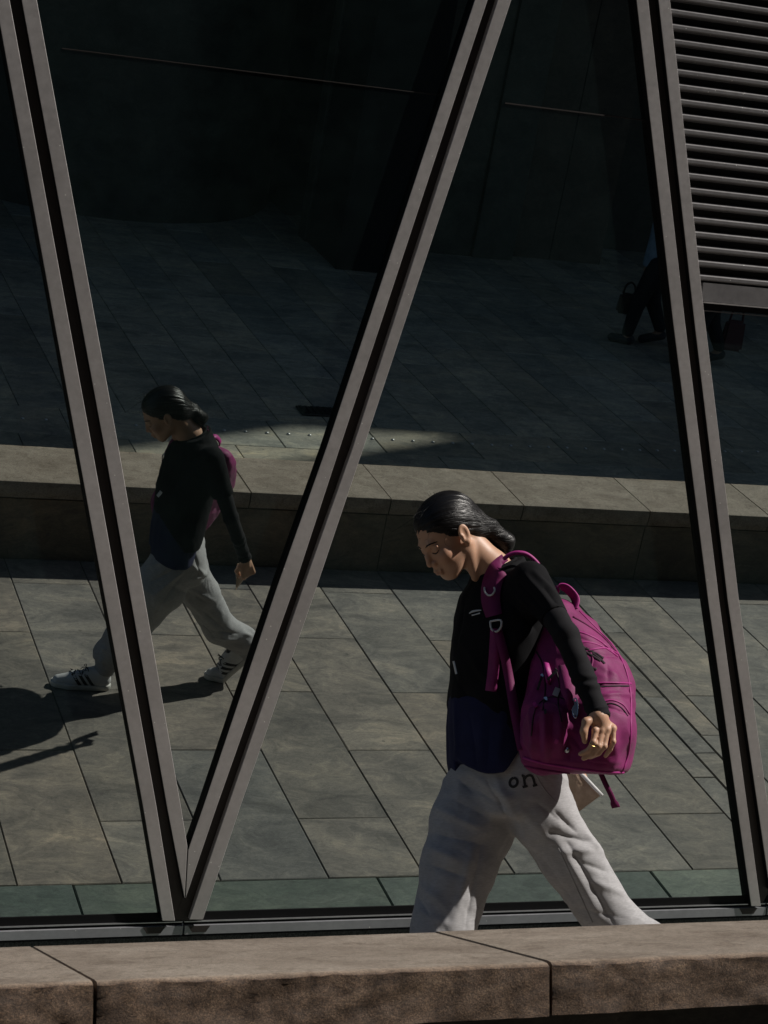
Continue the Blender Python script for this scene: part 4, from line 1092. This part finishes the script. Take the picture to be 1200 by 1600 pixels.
for q in ([(908, 1010), (922, 1020), (936, 1030), (944, 1038)], [(912, 1018), (925, 1026), (938, 1034)], [(906, 1040), (918, 1043), (932, 1047)], [(915, 1014), (930, 1022), (942, 1030)]):
    cord('opening', q, .0085, M['lining'], None, -.004)
cord('compression_strap', [(898, 986), (918, 992), (940, 1004), (962, 1024)], .0048, M['piping'], None, -.001)
cord('compression_strap', [(896, 1006), (920, 1004), (944, 1012), (965, 1026)], .0042, M['piping'], None, -.001)
cord('compression_strap', [(902, 1024), (922, 1016), (946, 1013), (966, 1022)], .0045, M['piping'], None, -.001)
cord('compression_strap', [(895, 964), (916, 976), (940, 994), (962, 1018)], .0052, M['packdark'], None, -.001)
cord('compression_strap', [(922, 1018), (926, 1030), (924, 1042)], .0040, M['pack'], None, -.001)
# lit pocket flap and its facing
def tilt_off(xs, x, near, far): return near + (far - near) * (x - min(xs)) / (max(xs) - min(xs))
fl = [(872, 1040), (884, 1038), (895, 1046), (904, 1062), (905, 1086), (898, 1100), (888, 1110), (884, 1096), (876, 1080)]
pts = [cast(x, y, PK, tilt_off([870, 906], x, .040, .003))[0] for x, y in fl]; cen = np.mean(pts, 0) + en * .006
v = pts + [cen] + [p - en * .016 for p in pts]; n = len(fl)
f = [(i, (i + 1) % n, n) for i in range(n)] + [(i, n + 1 + i, n + 1 + (i + 1) % n, (i + 1) % n) for i in range(n)]
gear('pocket_flap', v, f, M['pack'])
fl = [(849, 1034), (856, 1036), (862, 1052), (858, 1070), (853, 1066), (850, 1050)]
pts = [cast(x, y, PK, tilt_off([848, 863], x, .022, .003))[0] for x, y in fl]; n = len(fl)
gear('pocket_flap', pts + [p - en * .012 for p in pts], [tuple(range(n))] + [(i, n + i, n + (i + 1) % n, (i + 1) % n) for i in range(n)], M['piping'])
# zip pulls, tag, badge, buckles
def pull(name, a, b, w, m, thick=.0035, off=.012):
    pa, pb = cast(*a, PK, off)[0], cast(*b, PK, off)[0]; d = pb - pa; L = np.linalg.norm(d); d /= L
    o = ray(*a) * -1; s_ = np.cross(d, o); s_ /= np.linalg.norm(s_); o = np.cross(s_, d)
    bm = bmesh.new(); vv, ff = box_vf(0, L, -w / 2, w / 2, -thick / 2, thick / 2)
    vs = [bm.verts.new(tuple(pa + d * p[0] + s_ * p[1] + o * p[2] - PB)) for p in vv]; [bm.faces.new([vs[i] for i in q]) for q in ff]
    bmesh.ops.bevel(bm, geom=list(bm.edges), offset=min(w, thick) * .3, segments=2, affect='EDGES')
    me = bpy.data.meshes.new(name); bm.to_mesh(me); bm.free(); return link(name, me, m, bag), pa, pb
pull('zip_pull', (855, 1063), (871, 1046), .0075, M['steel'])
o, pa, pb = pull('zip_pull', (898, 1096), (899, 1118), .0150, M['steel'])
def loop_on(pa, pb, r, rt, m, name='pull_ring'):
    c = (pa + pb) / 2; d = pb - pa; L = np.linalg.norm(d) / 2; d /= 2 * L; s_ = np.cross(d, en); s_ /= np.linalg.norm(s_)
    gear(name, *tube_vf([c + d * L * math.cos(a) + s_ * r * math.sin(a) + en * .003 for a in np.linspace(0, 2 * math.pi, 22)], rt, 6), m)
loop_on(cast(899, 1091, PK, .014)[0], cast(900, 1122, PK, .014)[0], .0085, .0022, M['steel'])
pull('zip_pull', (902, 1062), (893, 1062), .006, M['steel'])
pull('zip_cord', (847, 1056), (840, 1078), .0065, M['ink']); pull('zip_slider', (846, 1053), (848, 1058), .007, M['steel'])
pull('zip_cord', (852, 1094), (852, 1115), .0065, M['ink']); pull('zip_slider', (852, 1089), (853, 1095), .009, M['steel'])
pull('zip_cord', (904, 1064), (909, 1078), .0065, M['ink'])
pull('fabric_tag', (867, 1087), (872, 1075), .016, M['white'], .002)
pull('strap_end', (834, 1098), (838, 1104), .010, M['piping']); pull('strap_end', (868, 1162), (871, 1155), .009, M['piping'])
bp = cast(886, 1172, PK, .004)[0]
gear('round_badge', *tube_vf([bp, bp + en * .004], [.0085, .0075], 14), M['steel'])
# carry loop at the top
lp = [W3(866, 928, -2.20), W3(873, 917, -2.21), W3(886, 920, -2.22), W3(899, 936, -2.23), W3(897, 952, -2.24)]
v, f = [], []
sp = spline(lp, 6)
for i, p in enumerate(sp):
    t = sp[min(i + 1, len(sp) - 1)] - sp[max(i - 1, 0)]; t = t / np.linalg.norm(t); w_ = np.cross(t, np.array([0, .3, 1.0])); w_ = np.array([.35, -.75, .3]); w_ -= t * (w_ @ t); w_ /= np.linalg.norm(w_); nn = np.cross(t, w_)
    for a, b_ in ((-1, -1), (1, -1), (1, 1), (-1, 1)): v.append(p + w_ * .014 * a + nn * .0022 * b_)
for i in range(len(sp) - 1):
    for j in range(4): f.append((i * 4 + j, i * 4 + (j + 1) % 4, i * 4 + 4 + (j + 1) % 4, i * 4 + 4 + j))
gear('carry_handle', v, f, M['piping'])
# shoulder strap: padded part over the shoulder, buckle, webbing and its loose end
ALLT = [tee_bvh, navy_bvh, body_bvh, pk_bvh, tr_bvh]
web('shoulder_strap', [(812, 870), (794, 876), (777, 892), (768, 915), (767, 940), (772, 962)], [14, 27, 31, 31, 30, 26], M['packdark'], [tee_bvh, body_bvh], .006, thick=.006)
gear('shoulder_strap', *tube_vf(spline([W3(786, 874, -2.18), W3(798, 866, -2.19), W3(810, 863.5, -2.20), W3(823, 866, -2.205), W3(836, 876, -2.21), W3(847, 891, -2.22), W3(855, 908, -2.24), W3(862, 926, -2.27)], 5), [.004] + [.0062] * 34 + [.006], 8), M['piping'])
def band3(name, pts, w, m, face, n=5, thick=.002, parent=None):
    v, f = [], []; sp = spline(pts, n)
    for i, q in enumerate(sp):
        t = sp[min(i + 1, len(sp) - 1)] - sp[max(i - 1, 0)]; t = t / np.linalg.norm(t); s_ = np.cross(t, np.array(face, float)); s_ /= np.linalg.norm(s_); o = np.cross(s_, t)
        for a, b_ in ((-1, 0), (1, 0), (1, 1), (-1, 1)): v.append(q + s_ * w / 2 * a + o * thick * b_)
    for i in range(len(sp) - 1):
        for j in range(4): f.append((i * 4 + j, i * 4 + (j + 1) % 4, i * 4 + 4 + (j + 1) % 4, i * 4 + 4 + j))
    f += [(3, 2, 1, 0), tuple(len(v) - 4 + k for k in range(4))]
    return gear(name, v, f, m, parent=parent)
wb = [cast(x, y, [tee_bvh, navy_bvh], .012)[0] for x, y in ((777, 984), (787, 1020), (795, 1058))]
band3('strap_webbing', wb + [W3(802, 1100, -2.30), W3(809, 1138, -2.32), W3(816, 1172, -2.35)], .026, M['packdark'], (-.36, -.93, 0))
web('strap_end', [(774, 982), (773, 1010), (771, 1045), (767, 1080)], [16, 17, 18, 18], M['pack'], [tee_bvh, navy_bvh], .005)
def hoop(name, pts, r, m, trees, off):
    q = [cast(x, y, trees, off)[0] for x, y in pts]; gear(name, *tube_vf(spline(q, 4), r, 6), m)
hoop('strap_ring', [(757, 918), (758, 925), (763, 930), (769, 929), (773, 923), (772, 918)], .0028, M['white'], [tee_bvh], .016)
hoop('strap_buckle', [(766, 971), (782, 969), (783, 979), (776, 987), (768, 983), (766, 971)], .0030, M['white'], [tee_bvh], .016)
# strap hanging under the bag
a = [W3(938, 1206, -2.40), W3(947, 1226, -2.41), W3(955, 1242, -2.41), W3(963, 1262, -2.40)]
v, f = [], []
sp = spline(a, 5)
for i, p in enumerate(sp):
    w_ = .007 + .004 * (i > 12); 
    for q, z_ in ((-1, 0), (1, 0), (1, 1), (-1, 1)): v.append(p + np.array([.93, -.3, .2]) * w_ * q + en * .003 * z_)
for i in range(len(sp) - 1):
    for j in range(4): f.append((i * 4 + j, i * 4 + (j + 1) % 4, i * 4 + 4 + (j + 1) % 4, i * 4 + 4 + j))
f.append((len(v) - 4, len(v) - 3, len(v) - 2, len(v) - 1))
gear('hanging_strap', v, f, M['packdark'])
# ------------------------------------------------------------------ small brown packet in her far hand
def packet_mat():
    m, nt, b = mat('thin brown paper'); v, _ = coords(nt, False)
    n = N(nt, 'ShaderNodeTexNoise', Scale=20.0, Detail=6.0, Roughness=.65); nt.links.new(v, n.inputs['Vector'])
    nt.links.new(ramp(nt, n.outputs[0], [(.3, (.26, .18, .12)), (.7, (.42, .32, .23))]), b.inputs['Base Color']); b.inputs['Roughness'].default_value = .55
    bump(nt, b, n.outputs[0], .6, .006); return m
pm = packet_mat(); YP = -1.985
pc = W3(908, 1240, YP); pkt = empty('paper_packet', tuple(pc), 'small crumpled brown paper packet with a white edge held behind the woman thigh', 'packet')
yp = lambda x: YP - .0014 * (x - 893)
c4 = [(878, 1200), (906, 1206), (940, 1242), (893, 1276)]
nx = 9; v, f = [], []
for side in (0, 1):
    for i in range(nx):
        for j in range(nx):
            s_, t_ = i / (nx - 1), j / (nx - 1)
            p = (1 - s_) * (1 - t_) * np.array(c4[0]) + s_ * (1 - t_) * np.array(c4[1]) + s_ * t_ * np.array(c4[2]) + (1 - s_) * t_ * np.array(c4[3])
            puff = .014 * math.sin(math.pi * s_) ** .6 * math.sin(math.pi * t_) ** .6 + .003 * math.sin(9 * s_ + 5 * t_) * math.sin(math.pi * s_) + .0008
            v.append(W3(p[0], p[1], yp(p[0])) + np.array([.9, .4, 0]) * (-puff if side else puff) - pc)
for i in range(nx - 1):
    for j in range(nx - 1):
        a = i * nx + j; f.append((a, a + nx, a + nx + 1, a + 1)); b_ = a + nx * nx; f.append((b_, b_ + 1, b_ + nx + 1, b_ + nx))
rim = [i * nx for i in range(nx)] + [(nx - 1) * nx + j for j in range(1, nx)] + [i * nx + nx - 1 for i in range(nx - 2, -1, -1)] + [j for j in range(nx - 2, 0, -1)]
for i in range(len(rim)): a, b_ = rim[i], rim[(i + 1) % len(rim)]; f.append((a, b_, b_ + nx * nx, a + nx * nx))
me = me_of('paper', v, f); bm = bmesh.new(); bm.from_mesh(me); bmesh.ops.recalc_face_normals(bm, faces=bm.faces); bm.to_mesh(me); bm.free()
link('paper', me, pm, pkt)
v, f = tube_vf([W3(x, y, yp(x)) - pc for x, y in ((903, 1207), (912, 1213), (928, 1230), (941, 1243))], [.004, .0062, .006, .005], 8)
link('white_edge', me_of('white edge', v, f, True), M['white'], pkt)

# ------------------------------------------------------------------ two passers-by across the plaza, seen in the glass
def passer(loc, heading, stride, top, bottom, label, name='person', skirt=False):
    o = np.array(loc, float); fx = np.array([math.cos(heading), math.sin(heading), 0]); lx = np.array([-fx[1], fx[0], 0]); up = np.array([0, 0, 1.0])
    p = lambda a, b, c: o + fx * a + lx * b + up * c
    lo, hi = o - np.array([.6, .6, .02]), o + np.array([.6, .6, 1.75])
    b = SDF(lo, hi, .012); s = stride
    b.ell(p(.02, 0, 1.58), (.095, .075, .115), np.array([fx, lx, up]), .02); b.ell(p(.085, 0, 1.555), (.03, .012, .02), np.array([fx, lx, up]), .015)
    b.chain([p(.01, 0, 1.5), p(0, 0, 1.38)], [.05, .06], .03); b.stack([(o[2] + .90, o[0], o[1], .13, .13), (o[2] + 1.15, o[0], o[1], .115, .115), (o[2] + 1.36, o[0], o[1], .13, .13)], .04)
    for sd_ in (1, -1):
        b.chain([p(0, .17 * sd_, 1.38), p(-.02 + .05 * sd_, .21 * sd_, 1.10), p(.08 * sd_ * s * 2, .20 * sd_, .86), p(.11 * sd_ * s * 2, .195 * sd_, .77)], [.05, .042, .032, .026], .02)
        k = -sd_
        b.chain([p(0, .09 * sd_, .9), p(.10 * k * s * 2 + .05, .09 * sd_, .50), p(.22 * k * s * 2, .085 * sd_, .10 + (.07 if k < 0 else 0))], [.085, .062, .045], .03)
        b.chain([p(.22 * k * s * 2, .085 * sd_, .06 + (.07 if k < 0 else 0)), p(.22 * k * s * 2 + .15, .085 * sd_, .045)], [.042, .038], .02)
    me, _, _ = sdf_mesh('passer body', b, o); root = link(name, me, M['skin2'], None, tuple(o)); tag(root, label, 'person', None)
    g_ = SDF(lo, hi, .012)
    g_.stack([(o[2] + .86, o[0], o[1], .165, .165), (o[2] + 1.15, o[0], o[1], .15, .15), (o[2] + 1.40, o[0], o[1], .15, .15)], .03)
    for sd_ in (1, -1): g_.chain([p(0, .16 * sd_, 1.38), p(-.02 + .05 * sd_, .21 * sd_, 1.12)], [.075, .065], .03)
    me, _, _ = sdf_mesh('shirt', g_, o); link('shirt', me, top, root)
    g_ = SDF(lo, hi, .012)
    for sd_ in (1, -1):
        k = -sd_; g_.chain([p(0, .085 * sd_, .92), p(.10 * k * s * 2 + .05, .09 * sd_, .50), p(.22 * k * s * 2, .085 * sd_, .14 + (.07 if k < 0 else 0))], [.115, .085, .065], .03)
    me, _, _ = sdf_mesh('trousers', g_, o); link('trousers', me, bottom, root)
    g_ = SDF(lo, hi, .012); g_.ell(p(-.01, 0, 1.615), (.108, .09, .11), np.array([fx, lx, up]), .0, clip=lambda f_, l_, u_: f_ * .8 - .03 - u_ * .5)
    me, _, _ = sdf_mesh('hair', g_, o); link('hair', me, M['hair'], root)
    for sd_ in (1, -1):
        k = -sd_; g_ = SDF(lo, hi, .012); z_ = .045 + (.07 if k < 0 else 0)
        g_.chain([p(.22 * k * s * 2 - .04, .085 * sd_, z_ + .01), p(.22 * k * s * 2 + .16, .085 * sd_, .048)], [.052, .046], .02)
        me, _, _ = sdf_mesh('shoe', g_, o); link('shoe', me, M['ink'], root)
    root.scale = (.92, .92, .92); return root
M['skin2'] = plain('passer skin', (.34, .2, .13), .6)
M['blueshirt'] = cloth('pale blue shirt', (.22, .30, .38)); M['darkcloth'] = cloth('dark trousers', (.016, .016, .019)); M['stripecloth'] = cloth('grey shirt', (.12, .12, .13))
M['brownbag'] = plain('brown leather bag', (.035, .022, .015), .7); M['redbag'] = plain('dark red bag', (.075, .02, .024), .6)
passer((9.39, -11.12, -.72), R(200), .40, M['blueshirt'], M['darkcloth'], 'person in a pale blue shirt reflected high in the glass left of the mullion')
passer((9.80, -10.58, -.72), R(190), .42, M['stripecloth'], M['darkcloth'], 'person in grey top and dark trousers reflected in the glass behind the right mullion')
def handbag(loc, rot, w, h, d, m, label, cat='bag'):
    r = empty('shoulder_bag', loc, label, cat); r.rotation_euler = (0, 0, rot)
    bm = bmesh.new(); v, f = box_vf(-w / 2, w / 2, -d / 2, d / 2, -h / 2, h / 2)
    vs = [bm.verts.new((p[0] * (.86 if p[2] > 0 else 1), p[1] * (.6 if p[2] > 0 else 1), p[2])) for p in v]; [bm.faces.new([vs[i] for i in q]) for q in f]
    bmesh.ops.bevel(bm, geom=list(bm.edges), offset=.025, segments=3, affect='EDGES')
    me = bpy.data.meshes.new('bag body'); bm.to_mesh(me); bm.free(); link('bag_body', me, m, r)
    v, f = tube_vf(spline([(-w * .3, 0, h * .45), (-w * .22, 0, h * .85), (0, 0, h * 1.02), (w * .22, 0, h * .85), (w * .3, 0, h * .45)], 5), .011, 6); link('bag_handle', me_of('bag handle', v, f, True), m, r)
handbag((9.20, -11.22, -.34), .3, .20, .21, .10, M['brownbag'], 'brown bag carried by the passer in the pale blue shirt')
handbag((10.10, -10.62, -.40), .2, .22, .30, .12, M['redbag'], 'dark red bag carried by the passer behind the right mullion')
